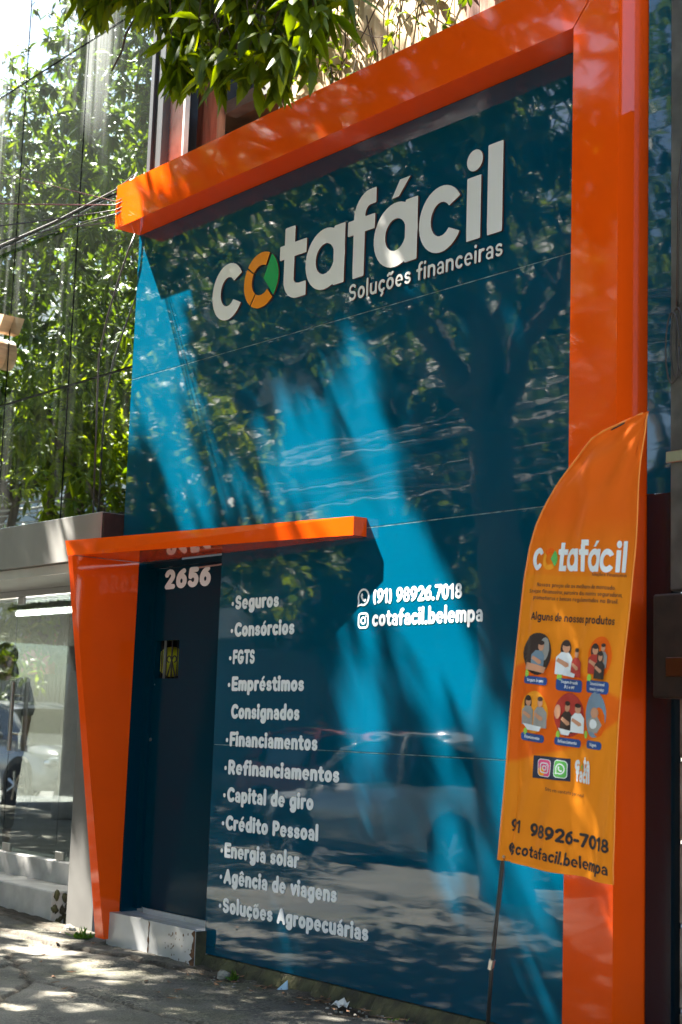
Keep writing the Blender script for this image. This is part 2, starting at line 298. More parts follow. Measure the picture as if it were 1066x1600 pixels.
def acc(b, kind, dx=0.0):
    s, a = G[b]; cx = {'e': .31, 'o': .31, 'c': .31, 'a': .27, 'i': .1}[b]
    ex = {'acute': [(cx - .02, .84), (cx + .12, .98)], 'circ': [(cx - .15, .84), (cx, .97), (cx + .15, .84)], 'tilde': [(cx - .18, .84), (cx - .08, .92), (cx + .06, .86), (cx + .17, .94)], 'ced': [(cx, .06), (cx + .06, -.06), (cx - .04, -.16)]}[kind]
    ss = [x for x in s if not (b == 'i' and x[0][0] != 'w' and x[0][1] > .9)]
    return (ss + [('thin', ex)], a)
G['á'] = acc('a', 'acute'); G['é'] = acc('e', 'acute'); G['ó'] = acc('o', 'acute'); G['í'] = acc('i', 'acute'); G['ê'] = acc('e', 'circ'); G['õ'] = acc('o', 'tilde'); G['ã'] = acc('a', 'tilde'); G['ç'] = acc('c', 'ced')

def contours(F, xs, ys):
    """zero contours of a sampled distance field (marching squares)"""
    ny, nx = F.shape; seg = {}
    def pt(i0, j0, i1, j1):
        a, b = F[j0, i0], F[j1, i1]; t = a / (a - b); return (xs[i0] + (xs[i1] - xs[i0]) * t, ys[j0] + (ys[j1] - ys[j0]) * t)
    S = F < 0; cells = np.argwhere((S[:-1, :-1] != S[1:, 1:]) | (S[:-1, 1:] != S[1:, :-1]) | (S[:-1, :-1] != S[:-1, 1:]))
    P = {}
    for j, i in cells:
        c = [S[j, i], S[j, i + 1], S[j + 1, i + 1], S[j + 1, i]]
        E = [(i, j, i + 1, j), (i + 1, j, i + 1, j + 1), (i, j + 1, i + 1, j + 1), (i, j, i, j + 1)]
        cr = []
        for k in range(4):
            if c[k] != c[(k + 1) % 4]: cr.append((k, c[k]))
        # walk with inside on the left: segment from an inside->outside edge to the next outside->inside edge
        outs = [k for k, s_ in cr if s_]; ins = [k for k, s_ in cr if not s_]
        for a in outs:
            b = min(ins, key=lambda q: (q - a) % 4) if len(outs) == 1 else [q for q in ins if (q - a) % 4 == 1 or (q - a) % 4 == -3 % 4][0]
            seg[E[a]] = E[b]
            P[E[a]] = pt(*E[a]); P[E[b]] = pt(*E[b])
    loops = []
    while seg:
        s0 = next(iter(seg)); k = s0; lp = []
        while k in seg:
            lp.append(P[k]); k2 = seg.pop(k); k = k2
        if len(lp) > 5: loops.append(lp)
    return loops
def simplify(lp, tol):
    p = np.array(lp); keep = [0]; i = 0; n = len(p)
    while i < n - 1:
        j = i + 2
        while j < n:
            a, b = p[i], p[j]; d = b - a; L_ = np.hypot(*d)
            q = p[i + 1:j] - a; dist = np.abs(d[0] * q[:, 1] - d[1] * q[:, 0]) / max(L_, 1e-9)
            if dist.max() > tol or j - i > 14: break
            j += 1
        i = j - 1; keep.append(i)
    return [tuple(p[k]) for k in keep[:-1]] if len(keep) > 4 else lp
GC = {}
def glyph(ch, wt):
    if (ch, wt) in GC: return GC[(ch, wt)]
    strokes, adv = G[ch]
    if not strokes: GC[(ch, wt)] = []; return []
    xs = np.arange(-.15, 1.1, .013); ys = np.arange(-.32, 1.2, .013); X, Y = np.meshgrid(xs, ys); F = np.full(X.shape, 9.0)
    for s in strokes:
        h = wt / 2
        if s[0] == 'thin': s = s[1]; h = min(h, .075)
        elif s[0] == 'w': h *= s[1]; s = s[2]
        if len(s) == 2 and abs(s[0][0] - s[1][0]) < .001 and abs(s[0][1] - s[1][1]) < .02: h *= 1.15
        for (a, b), (c, d) in zip(s[:-1], s[1:]):
            vx, vy = c - a, d - b; t = np.clip(((X - a) * vx + (Y - b) * vy) / max(vx * vx + vy * vy, 1e-9), 0, 1)
            F = np.minimum(F, np.hypot(X - a - vx * t, Y - b - vy * t) - h)
    GC[(ch, wt)] = [simplify(l, .0028) for l in contours(F, xs, ys)]
    return GC[(ch, wt)]
def curve_mesh(loops, ext):
    cu = bpy.data.curves.new('outline', 'CURVE'); cu.dimensions = '2D'; cu.fill_mode = 'BOTH'; cu.extrude = ext
    for lp in loops:
        sp = cu.splines.new('POLY'); sp.points.add(len(lp) - 1); sp.use_cyclic_u = True
        sp.points.foreach_set('co', [c for p in lp for c in (p[0], p[1], 0, 1)])
    ob = bpy.data.objects.new('outline', cu); COL.objects.link(ob)
    me = bpy.data.meshes.new_from_object(ob.evaluated_get(bpy.context.evaluated_depsgraph_get()))
    bpy.data.objects.remove(ob); bpy.data.curves.remove(cu)
    return me
def text_loops(txt, wt=.2, width=None, cap=1.0, spacing=0.0):
    x = 0; out = []
    for ch in txt:
        for lp in glyph(ch, wt): out.append([(p[0] + x, p[1]) for p in lp])
        x += G[ch][1] + spacing + max(0, wt - .2) + .025
    if not out: return []
    x0 = min(p[0] for l in out for p in l); x1 = max(p[0] for l in out for p in l)
    sx = (width / (x1 - x0)) if width else cap
    return [[((p[0] - x0) * sx, p[1] * cap) for p in l] for l in out]
def on_wall(name, loops, x0, z0, y, m, parent, ext=.0008, edge=None):
    me = curve_mesh(loops, ext); me.name = name
    me.transform(Matrix(((1, 0, 0, x0), (0, 0, -1, y), (0, 1, 0, z0), (0, 0, 0, 1))))
    me.materials.clear(); me.materials.append(m)
    if edge:
        me.materials.append(edge)
        for p in me.polygons:
            if abs(p.normal.y) < .5: p.material_index = 1
    ob = bpy.data.objects.new(name, me); COL.objects.link(ob); ob.parent = parent
    return ob

# ================================================================ SETTING: ground, road
GZ = -1.42
def seg_dist(X, Y, pts):
    D = np.full(X.shape, 9.0)
    for (a, b), (c, d) in zip(pts[:-1], pts[1:]):
        vx, vy = c - a, d - b; t = np.clip(((X - a) * vx + (Y - b) * vy) / (vx * vx + vy * vy), 0, 1)
        D = np.minimum(D, np.hypot(X - a - vx * t, Y - b - vy * t))
    return D
def jag(pts, n=12, amp=.03, seed=0):
    r = random.Random(seed); out = []
    for (a, b), (c, d) in zip(pts[:-1], pts[1:]):
        for i in range(n): t = i / n; out.append((a + (c - a) * t + r.uniform(-amp, amp), b + (d - b) * t + r.uniform(-amp, amp)))
    return out + [pts[-1]]
CRACKS = [(jag([(-12.5, -.35), (-9.6, -.42), (-8.6, -.35), (-7.6, -.25), (-6.9, -.12)], 14, .025, 1), .022),
          (jag([(-9.6, -.95), (-8.3, -.80), (-7.4, -1.15), (-6.8, -1.7), (-6.6, -2.4)], 12, .02, 2), .016),
          (jag([(-8.6, -.35), (-8.5, -.1)], 6, .02, 3), .012), (jag([(-10.8, -.40), (-10.4, -1.6), (-9.8, -3)], 10, .03, 4), .014),
          (jag([(-7.4, -1.15), (-5.6, -.95), (-4.2, -1.1)], 12, .03, 5), .010), (jag([(-11, .02), (-9.8, -.1), (-9.0, -.12), (-8.7, -.05)], 10, .02, 6), .014),
          (jag([(-8.0, -.83), (-7.7, -1.6), (-7.2, -2.3)], 10, .02, 8), .008)]
def ground_patch():
    xs = np.arange(-13, -3.0, .022); ys = np.arange(-2.6, .12, .022); X, Y = np.meshgrid(xs, ys)
    Z = np.full(X.shape, GZ)
    r = np.random.default_rng(3)
    for _ in range(60):
        kx, ky = r.normal(0, 3.2, 2); Z += .0011 * np.sin(kx * X + ky * Y + r.uniform(0, 6))
    for _ in range(60):
        kx, ky = r.normal(0, 22, 2); Z += .0005 * np.sin(kx * X + ky * Y + r.uniform(0, 6))
    D0 = np.full(X.shape, 0.0)
    for pts, wd in CRACKS:
        d = seg_dist(X, Y, pts); k = np.clip(1 - d / wd, 0, 1); Z -= .03 * k; D0 = np.maximum(D0, np.clip(1.25 - d / wd / 1.6, 0, 1))
    # slab edge: the slab nearer the wall sits a little proud of the one in front
    lineY = np.interp(xs, [-13, -9.6, -8.6, -7.6, -6.9, -6.2], [-.35, -.42, -.35, -.25, -.12, .3])
    Z += .012 * (Y > lineY[None, :])
    dirt = np.clip((Y + .22 + .10 * np.sin(X * 5) + .05 * np.sin(X * 17 + 1)) / .2, 0, 1) * np.clip((X + 7.5) / .25, 0, 1)
    Z -= .02 * dirt; Z += dirt * .012 * r.random(X.shape)
    Z[-1, :] = GZ - .02; Z[0, :] = GZ; Z[:, 0] = GZ; Z[:, -1] = GZ
    dirt = np.maximum(dirt, np.clip(D0, 0, 1))
    dirt = np.maximum(dirt, np.clip(1 - seg_dist(X, Y, [(-10.5, .03), (-9.3, -.03), (-8.75, -.02)]) / .14, 0, 1))
    ny, nx = X.shape; v = np.stack([X, Y, Z], -1).reshape(-1, 3)
    i = np.arange((ny - 1) * (nx - 1)); a = (i // (nx - 1)) * nx + i % (nx - 1)
    f = np.stack([a, a + 1, a + nx + 1, a + nx], 1)
    me = bpy.data.meshes.new('pavement'); me.from_pydata(v.tolist(), [], f.tolist()); me.update()
    at = me.attributes.new('dirt', 'FLOAT', 'POINT'); at.data.foreach_set('value', dirt.reshape(-1).astype(np.float32))
    me.polygons.foreach_set('use_smooth', [True] * len(me.polygons))
    return me
def pavement_mat():
    m = bpy.data.materials.new('worn_concrete'); m.use_nodes = True; n = m.node_tree; L = n.links; p = n.nodes['Principled BSDF']
    tc = n.nodes.new('ShaderNodeTexCoord')
    def nz(s, det=4, r=.5):
        t = n.nodes.new('ShaderNodeTexNoise'); t.inputs['Scale'].default_value = s; t.inputs['Detail'].default_value = det; t.inputs['Roughness'].default_value = r; L.new(tc.outputs['Object'], t.inputs['Vector']); return t
    def ramp(src, stops):
        r = n.nodes.new('ShaderNodeValToRGB'); e = r.color_ramp.elements
        e[0].position, e[0].color = stops[0][0], (*stops[0][1], 1); e[1].position, e[1].color = stops[-1][0], (*stops[-1][1], 1)
        for s in stops[1:-1]: q = e.new(s[0]); q.color = (*s[1], 1)
        L.new(src, r.inputs[0]); return r
    def mix(f, a, b, blend='MIX'):
        x = n.nodes.new('ShaderNodeMix'); x.data_type = 'RGBA'; x.blend_type = blend
        if isinstance(f, float): x.inputs[0].default_value = f
        else: L.new(f, x.inputs[0])
        L.new(a, x.inputs[6]); L.new(b, x.inputs[7]); return x.outputs[2]
    big = ramp(nz(1.1).outputs['Fac'], [(.32, (.065, .062, .052)), (.5, (.105, .10, .083)), (.68, (.18, .165, .135))])
    vor = n.nodes.new('ShaderNodeTexVoronoi'); vor.inputs['Scale'].default_value = 75; L.new(tc.outputs['Object'], vor.inputs['Vector'])
    ag = ramp(vor.outputs['Color'], [(.15, (.35, .35, .35)), (.5, (.8, .8, .78)), (.9, (1.5, 1.45, 1.35))])
    aggf = ramp(nz(2.3, 3).outputs['Fac'], [(.47, (0, 0, 0)), (.58, (1, 1, 1))])
    white = n.nodes.new('ShaderNodeRGB'); white.outputs[0].default_value = (.9, .9, .9, 1)
    a2 = mix(aggf.outputs[0], white.outputs[0], ag.outputs[0])
    c = mix(1.0, big.outputs[0], a2, 'MULTIPLY')
    moss = n.nodes.new('ShaderNodeRGB'); moss.outputs[0].default_value = (.085, .085, .045, 1)
    mf = ramp(nz(1.7, 5, .6).outputs['Fac'], [(.52, (0, 0, 0)), (.72, (.6, .6, .6))]); c = mix(mf.outputs[0], c, moss.outputs[0])
    fine = ramp(nz(120, 2).outputs['Fac'], [(.3, (.7, .7, .7)), (.7, (1.25, 1.25, 1.25))]); c = mix(1.0, c, fine.outputs[0], 'MULTIPLY')
    at = n.nodes.new('ShaderNodeAttribute'); at.attribute_name = 'dirt'
    soil = ramp(nz(30, 4).outputs['Fac'], [(.35, (.018, .014, .010)), (.65, (.07, .055, .038))]); c = mix(at.outputs['Fac'], c, soil.outputs[0])
    L.new(c, p.inputs['Base Color']); p.inputs['Roughness'].default_value = .85; p.inputs['Specular IOR Level'].default_value = .3
    b = n.nodes.new('ShaderNodeBump'); b.inputs['Strength'].default_value = .7; b.inputs['Distance'].default_value = .006
    mm = n.nodes.new('ShaderNodeMath'); mm.operation = 'ADD'; L.new(vor.outputs['Distance'], mm.inputs[0]); L.new(nz(45, 5, .7).outputs['Fac'], mm.inputs[1]); L.new(mm.outputs[0], b.inputs['Height'])
    L.new(b.outputs[0], p.inputs['Normal']); return m
M['pave'] = pavement_mat()
me = ground_patch(); me.materials.append(M['pave']); g = bpy.data.objects.new('pavement', me); COL.objects.link(g); tag(g, kind='structure')
mb = MB(); mb.add([(-60, -5.1, GZ), (30, -5.1, GZ), (30, -2.6, GZ), (-60, -2.6, GZ)], [(0, 1, 2, 3)])
mb.add([(-60, -2.6, GZ), (-13, -2.6, GZ), (-13, 1.5, GZ), (-60, 1.5, GZ)], [(0, 1, 2, 3)]); mb.add([(-3.03, -2.6, GZ), (30, -2.6, GZ), (30, 1.5, GZ), (-3.03, 1.5, GZ)], [(0, 1, 2, 3)])
tag(mb.build('pavement', M['pave']), kind='structure')
tag(MB().add([(-150, -100, -1.56), (150, -100, -1.56), (150, 60, -1.56), (-150, 60, -1.56)], [(0, 1, 2, 3)]).build('ground', M['kerb']), kind='structure')
tag(MB().add([(-90, -13, -1.55), (60, -13, -1.55), (60, -5.24, -1.55), (-90, -5.24, -1.55)], [(0, 1, 2, 3)]).build('road', M['asphalt']), kind='structure')
tag(MB().add([(-90, -5.72, -1.546), (60, -5.72, -1.546), (60, -5.62, -1.546), (-90, -5.62, -1.546)], [(0, 1, 2, 3)]).build('road_marking', M['roadyellow']), kind='structure')
mb = MB()
for i in range(60): mb.box(-50 + i, -50 + i + .985, -5.25, -5.1, -1.6, GZ + .004, bev=.012)
tag(mb.build('kerb', M['kerb']), kind='structure')
tag(MB().box(-90, 60, -16, -13, -1.6, -1.42).build('far_pavement', M['kerb']), kind='structure')

# ================================================================ STOREFRONT
store = thing('storefront', 'glossy teal shopfront with orange portal frame and white lettering', 'storefront', (-6.3, 0, GZ))
def PT(name, m, mb_, smooth=False, parent=store):
    ob = mb_.build(name, m, None, smooth)
    ob.parent = parent; ob.matrix_parent_inverse = Matrix.Translation(Vector((6.3, 0, -GZ)))
    return ob
store_inv = Matrix.Translation(Vector((6.3, 0, -GZ)))
def reparent(ob, parent=store):
    ob.parent = parent
    ob.matrix_parent_inverse = store_inv if parent == store else Matrix.Identity(4)
    return ob
# cladding panels with real joints
mb = MB(); J = .003; rows = [(-1.357, -.137), (-.137, 1.07), (1.07, 2.293), (2.293, 3.32)]
for k, (z0, z1) in enumerate(rows):
    xs = [-8.573, -4.46] if k >= 2 else [-7.416, -4.46]
    if k == 1:
        mb.box(-7.416, -4.46, 0, .06, z0 + J, z1 - J)
    else:
        mb.box(xs[0], xs[1], 0, .06, z0 + J, z1 - J)
mb.box(-8.573, -7.416, 0, .06, 1.12, 1.067)
PT('cladding', M['blue'], mb)
PT('side_cladding', M['blue'], MB().hexa([(-4.166, .003, 1.07), (-4.03, .052, 1.07), (-4.03, .12, 1.07), (-4.166, .12, 1.07)], [(-4.166, .003, 6), (-4.03, .052, 6), (-4.03, .12, 6), (-4.166, .12, 6)]))
mb = MB()
for z in (1.07, 2.293): mb.box(-8.57, -4.47, .0015, .05, z - .002, z + .002)
mb.box(-7.41, -4.47, .0015, .05, -.1385, -.1357)
PT('joint_filler', M['seam'], mb)
PT('side_cladding', M['tealshade'], MB().box(-4.165, -4.03, .002, .07, -1.36, 1.065))  # lower part of the teal strip, its shade put into the colour
PT('backing_wall', M['dark'], MB().box(-8.50, -4.2, .07, .09, 1.13, 3.32))
PT('backing_wall', M['dark'], MB().box(-7.40, -4.2, .07, .09, -1.36, 1.1))
# orange portal: beam + column, mitred
PT('portal_beam', M['orange'], MB().hexa([(-8.58, -.19, 3.321), (-4.466, -.19, 3.321), (-4.466, .06, 3.321), (-8.573, .06, 3.321)], [(-8.586, -.19, 3.627), (-4.19, -.19, 3.627), (-4.19, .06, 3.627), (-8.58, .06, 3.627)]))
PT('portal_column', M['orange'], MB().add([(-4.463, -.187, -1.36), (-4.187, -.187, -1.36), (-4.187, -.187, 3.622), (-4.463, -.187, 3.318), (-4.463, .06, -1.36), (-4.168, .06, -1.36), (-4.168, .06, 3.622), (-4.463, .06, 3.318)],
   [(0, 1, 2, 3), (7, 6, 5, 4), (1, 5, 6, 2), (4, 0, 3, 7), (3, 2, 6, 7), (4, 5, 1, 0)]))
PT('beam_end_strip', M['orange'], MB().add([(-8.585, -.1925, 3.54), (-8.583, -.1925, 3.33), (-8.50, -.1925, 3.33)], [(0, 1, 2)]))
# canopy over the door: projects further on the left
PT('canopy', M['orange'], MB().hexa([(-8.41, -.505, 1.021), (-6.075, -.09, 1.021), (-6.07, -.001, 1.021), (-8.41, -.001, 1.021)], [(-8.47, -.495, 1.124), (-6.075, -.09, 1.124), (-6.07, -.001, 1.124), (-8.47, -.001, 1.124)]))
leg = MB().hexa([(-8.475, -.105, -1.39), (-8.372, -.105, -1.39), (-8.372, -.002, -1.39), (-8.475, -.002, -1.39)], [(-8.405, -.505, 1.018), (-8.353, -.505, 1.018), (-8.353, -.002, 1.018), (-8.405, -.002, 1.018)])
PT('canopy_leg', M['orange'], leg)
# doorway
PT('door_reveal', M['navy'], MB().box(-8.42, -8.353, .001, .12, -1.223, 1.018).box(-8.353, -8.29, .085, .115, -1.2, 1.018).box(-8.353, -7.418, .06, .12, .985, 1.02))
door = bpy.data.objects.new('door', None); COL.objects.link(door); door.location = (-7.42, .11, -1.19); door.parent = store; door.matrix_parent_inverse = store_inv
dinv = Matrix.Translation(Vector((7.42, -.11, 1.19)))
def DP(name, m, mb_, smooth=False, parent=door):
    ob = mb_.build(name, m, None, smooth); ob.parent = parent; ob.matrix_parent_inverse = dinv; return ob
wx0, wx1, wz0, wz1 = -8.27, -8.0, .265, .51
mb = MB(); mb.box(-8.289, wx0, .11, .15, -1.19, .984).box(wx1, -7.418, .11, .15, -1.19, .984).box(wx0, wx1, .11, .15, -1.19, wz0).box(wx0, wx1, .11, .15, wz1, .984)
DP('door_leaf', M['navy'], mb)
mb = MB()
for x in (wx0 + .045, wx0 + .10, wx0 + .165, wx0 + .225): mb.tube([(x, .13, wz0), (x, .13, wz1)], .004, 6)
cx = wx0 + .165
for sgn in (-1, 1):
    pts = [(cx, .128, wz0 + .13)] + [(cx + sgn * (.032 + .022 * math.cos(a)), .128, wz0 + .125 + .020 * math.sin(a)) for a in np.linspace(math.pi, -math.pi * .55, 12)]
    mb.tube(pts, .004, 6); mb.tube([(cx, .128, wz0 + .12), (cx + sgn * .05, .128, wz0)], .005, 6)
mb.tube([(cx, .128, wz1), (cx, .128, wz0 + .16), (cx, .128, wz0)], .006, 6)
DP('window_grille', M['iron'], mb, True)
DP('keyhole', M['steel'], MB().tube([(-8.275, .112, -.13), (-8.275, .104, -.13)], .012, 14))
DP('screw', M['steel'], MB().tube([(-8.262, .112, .225), (-8.262, .107, .225)], .005, 10))
mb = MB().tube([(-7.80, .10, .966), (-7.43, .10, .974)], .006, 8); mb.box(-7.45, -7.42, .085, .11, .955, .985)
DP('closer_bar', M['steel'], mb)
on = on_wall('house_number', text_loops('2656', .27, .52, .122, .04), -8.20, .848, .108, M['vinyl'], door); on.matrix_parent_inverse = dinv
# dark hallway behind the door window
PT('hallway', M['dark'], MB().box(-8.6, -7.9, .55, .57, 0, .8).box(-8.62, -8.6, .16, .55, 0, .8).box(-7.9, -7.88, .16, .55, 0, .8).box(-8.6, -7.9, .16, .55, .80, .82).box(-8.6, -7.9, .16, .55, -.02, 0))
DP('hinge_post', M['ltgrey'], MB().tube([(-8.30, .2, .2), (-8.295, .2, .55)], .009, 6))
# lettering on the wall
LIST = [('Seguros', -7.251, .670, -6.826, 1), ('Consórcios', -7.248, .507, -6.671, 1), ('FGTS', -7.253, .344, -7.037, 1), ('Empréstimos', -7.253, .185, -6.565, 1), ('Consignados', -7.247, .022, -6.596, 0),
        ('Financiamentos', -7.249, -.141, -6.427, 1), ('Refinanciamentos', -7.251, -.305, -6.231, 1), ('Capital de giro', -7.251, -.464, -6.443, 1), ('Crédito Pessoal', -7.253, -.627, -6.393, 1),
        ('Energia solar', -7.253, -.785, -6.55, 1), ('Agência de viagens', -7.25, -.935, -6.219, 1), ('Soluções Agropecuárias', -7.246, -1.10, -5.956, 1)]
for t, x0, z0, x1, bul in LIST:
    L_ = text_loops(t, .262, x1 - x0, .082)
    if bul: L_ = L_ + [[(-.028 + .0115 * math.cos(a), .034 + .0125 * math.sin(a)) for a in np.linspace(0, 2 * math.pi, 14, endpoint=False)]]
    reparent(on_wall('list_lettering', L_, x0, z0, -.0015, M['vinyl'], store))
reparent(on_wall('phone_lettering', text_loops('(91) 98926.7018', .21, .675, .080), -5.997, .652, -.0015, M['vinyl'], store))
reparent(on_wall('handle_lettering', text_loops('cotafacil.belempa', .21, .826, .085), -5.999, .531, -.0015, M['vinyl'], store))
def circ(cx, cy, r, n=28, a0=0, a1=360): return [(cx + r * math.cos(math.radians(a0 + (a1 - a0) * i / n)), cy + r * math.sin(math.radians(a0 + (a1 - a0) * i / n))) for i in range(n + (0 if a1 - a0 == 360 else 1))]
def rrect(x0, y0, x1, y1, r):
    o = []
    for cx, cy, a in ((x1 - r, y1 - r, 0), (x0 + r, y1 - r, 90), (x0 + r, y0 + r, 180), (x1 - r, y0 + r, 270)):
        for i in range(7): t = math.radians(a + 15 * i); o.append((cx + r * math.cos(t), cy + r * math.sin(t)))
    return o
def wa_icon(s):   # speech bubble with handset
    outer = circ(.5, .52, .46, 40, -115, 205) + [(.03, .02)]
    hand = [(.33, .70), (.40, .73), (.46, .62), (.41, .56), (.47, .46), (.57, .40), (.63, .45), (.73, .39), (.70, .31), (.58, .27), (.44, .34), (.33, .46), (.28, .60)]
    inner = circ(.5, .52, .36, 36, -112, 202) + [(.17, .15)]
    return [[(x * s, y * s) for x, y in l] for l in (outer, inner, hand)]
def ig_icon(s):
    return [[(x * s, y * s) for x, y in l] for l in (rrect(0, 0, 1, 1, .28), rrect(.11, .11, .89, .89, .19), circ(.5, .5, .25), circ(.5, .5, .15), circ(.74, .76, .055, 12))]
reparent(on_wall('chat_icon', wa_icon(.103), -6.128, .638, -.0015, M['vinyl'], store))
reparent(on_wall('camera_icon', ig_icon(.086), -6.116, .522, -.0015, M['vinyl'], store))

# ---- logo: raised letters, drawn as distance fields in metres
def sd_box(X, Y, x0, x1, y0, y1, r=.006):
    dx = np.abs(X - (x0 + x1) / 2) - (x1 - x0) / 2 + r; dy = np.abs(Y - (y0 + y1) / 2) - (y1 - y0) / 2 + r
    return np.hypot(np.maximum(dx, 0), np.maximum(dy, 0)) + np.minimum(np.maximum(dx, dy), 0) - r
def sd_ring(X, Y, cx, cy, rx, ry, irx, iry):
    o = (np.hypot((X - cx) / rx, (Y - cy) / ry) - 1) * min(rx, ry); i = (np.hypot((X - cx) / irx, (Y - cy) / iry) - 1) * min(irx, iry)
    return np.maximum(o, -i)
def letter(f, x0, x1, y0=-.03, y1=.55, st=.005):
    xs = np.arange(x0 - .02, x1 + .02, st); ys = np.arange(y0, y1, st); X, Y = np.meshgrid(xs, ys); return [simplify(l, .0008) for l in contours(f(X, Y), xs, ys)]
B0 = 2.50; MIDZ = .181
logo = bpy.data.objects.new('logo', None); COL.objects.link(logo); logo.parent = store; logo.location = (-6.3, 0, GZ); logo.matrix_parent_inverse = store_inv
def logo_piece(name, loops, m, y=-.010, ext=.0055):
    ob = on_wall(name, loops, 0, B0, y, m, logo, ext, M['edge']); ob.matrix_parent_inverse = store_inv; return ob
def cshape(cx, R=.168):
    def f(X, Y):
        r = sd_ring(X, Y, cx, MIDZ, R, .184, .078, .094); wx = X - cx; wy = np.abs(Y - MIDZ)
        return np.maximum(r, -np.maximum(wy - .055 - .45 * np.maximum(wx - .05, 0), -wx) )
    return f
def ashape(cx):
    return lambda X, Y: np.minimum(sd_ring(X, Y, cx, MIDZ, .180, .184, .085, .092), sd_box(X, Y, cx + .078, cx + .177, .004, .360))
logo_piece('logo_letter', letter(cshape(-7.458), -7.63, -7.28), M['letter'])
logo_piece('logo_letter', letter(lambda X, Y: np.minimum(np.minimum(sd_box(X, Y, -6.885, -6.787, .10, .455), sd_box(X, Y, -6.93, -6.672, .262, .350)),
    np.minimum(np.maximum(sd_ring(X, Y, -6.745, .125, .14, .125, .043, .035), np.maximum(X + 6.745, Y - .125)), sd_box(X, Y, -6.746, -6.668, .0, .088))), -6.94, -6.65), M['letter'])
logo_piece('logo_letter', letter(ashape(-6.497), -6.69, -6.31), M['letter'])
logo_piece('logo_letter', letter(lambda X, Y: np.minimum(np.minimum(sd_box(X, Y, -6.245, -6.147, .003, .36), sd_box(X, Y, -6.296, -6.062, .262, .350)),
    np.minimum(np.maximum(sd_ring(X, Y, -6.105, .355, .14, .147, .043, .055), np.maximum(X + 6.105, .355 - Y)), sd_box(X, Y, -6.106, -6.056, .410, .502))), -6.31, -6.04), M['letter'])
logo_piece('logo_letter', letter(ashape(-5.888), -6.09, -5.70) + [[(-5.925, .395), (-5.868, .395), (-5.778, .490), (-5.862, .490)]], M['letter'])
logo_piece('logo_letter', letter(cshape(-5.528, .17), -5.71, -5.34), M['letter'])
logo_piece('logo_letter', letter(lambda X, Y: sd_box(X, Y, -5.334, -5.232, .008, .350), -5.35, -5.21) + [circ(-5.281, .438, .058, 32)], M['letter'])
logo_piece('logo_letter', letter(lambda X, Y: sd_box(X, Y, -5.184, -5.077, .008, .492), -5.20, -5.06), M['letter'])
ocx, ocz = -7.112, .184
def sector(a0, a1, r0=.095, R=.176):
    return circ(ocx, ocz, R, 14, a0, a1)[:] + circ(ocx, ocz, r0, 14, a1, a0)
for a0, a1 in ((63, 143), (147, 233), (237, 313)): logo_piece('logo_ring_segment', [sector(a0, a1)], M['ltr_orange'], -.010)
logo_piece('logo_arrow', [circ(ocx, ocz, .178, 12, -42, 54) + [(ocx + .028, ocz + .005)]], M['ltr_green'], -.013)
ob = on_wall('tagline', text_loops('Soluções financeiras', .155, 1.198, .102), -6.272, 2.376, -.008, M['letter'], logo, .004, M['edge']); ob.matrix_parent_inverse = store_inv
# mossy footing under the cladding
r = random.Random(5); mb = MB(); n = 90
top = []; 
for i in range(n + 1):
    x = -7.40 + 3.4 * i / n; dy = r.uniform(-.03, .02); z = -1.352
    top.append([(x, .05, z), (x, -.0 + dy * .4, z - .01), (x, -.03 + dy, z - .05), (x, -.06 + dy, GZ - .03)])
for i in range(n):
    for k in range(3): mb.add([top[i][k], top[i][k + 1], top[i + 1][k + 1], top[i + 1][k]], [(0, 1, 2, 3)])
PT('footing', M['moss'], mb, True)

# ---- entrance step
step = thing('entrance_step', 'white tiled doorstep with rust stained broken right edge', 'step', (-7.9, 0, GZ))
sinv = Matrix.Translation(Vector((7.9, 0, -GZ)))
def SP(name, m, mb_): ob = mb_.build(name, m); ob.parent = step; ob.matrix_parent_inverse = sinv; return ob
SP('core', M['stepconc'], MB().box(-8.39, -7.412, -.062, .109, -1.46, -1.228))
mb = MB(); mb.box(-8.398, -7.912, -.072, -.062, -1.44, -1.2225, bev=.0015).box(-7.906, -7.410, -.072, -.062, -1.44, -1.2225, bev=.0015); SP('riser_tile', M['tile'], mb)
mb = MB()
for a, b in ((-8.398, -7.912), (-7.906, -7.418)): mb.box(a, b, -.062, .02, -1.228, -1.2225).box(a, b, .024, .1085, -1.228, -1.2225)
SP('tread_tile', M['tile'], mb)
SP('upstand_tile', M['tile'], MB().box(-8.25, -7.78, .100, .1095, -1.2225, -1.192).box(-7.775, -7.418, .100, .1095, -1.2225, -1.192))
mb = MB(); r = random.Random(3)
L1 = [(-7.909 + r.uniform(-.012, .006), -1.225 - i * .02) for i in range(11)]; L2 = [(-7.909 + r.uniform(-.006, .014), -1.225 - i * .02) for i in range(11)][::-1]
mb.add([(x, -.0731, z) for x, z in L1 + L2], [tuple(range(22))])
L1 = [(-7.425 - abs(r.gauss(0, .02)), -1.2235 - i * .02) for i in range(11)]
mb.add([(x, -.0733, z) for x, z in L1 + [(-7.411, -1.43), (-7.411, -1.2235)]], [tuple(range(13))])
for i in range(26):
    cx, cz, s_ = r.uniform(-7.75, -7.44), r.uniform(-1.41, -1.25), r.uniform(.002, .007); mb.add([(cx + s_ * r.uniform(.6, 1.3) * math.cos(a), -.0729, cz + s_ * 1.6 * math.sin(a)) for a in np.linspace(0, 6.28, 7)[:-1]], [tuple(range(6))])
SP('rust_stain', M['rust'], mb)
SP('end_face', M['moss'], MB().box(-7.4095, -7.400, -.07, .0, -1.46, -1.226))

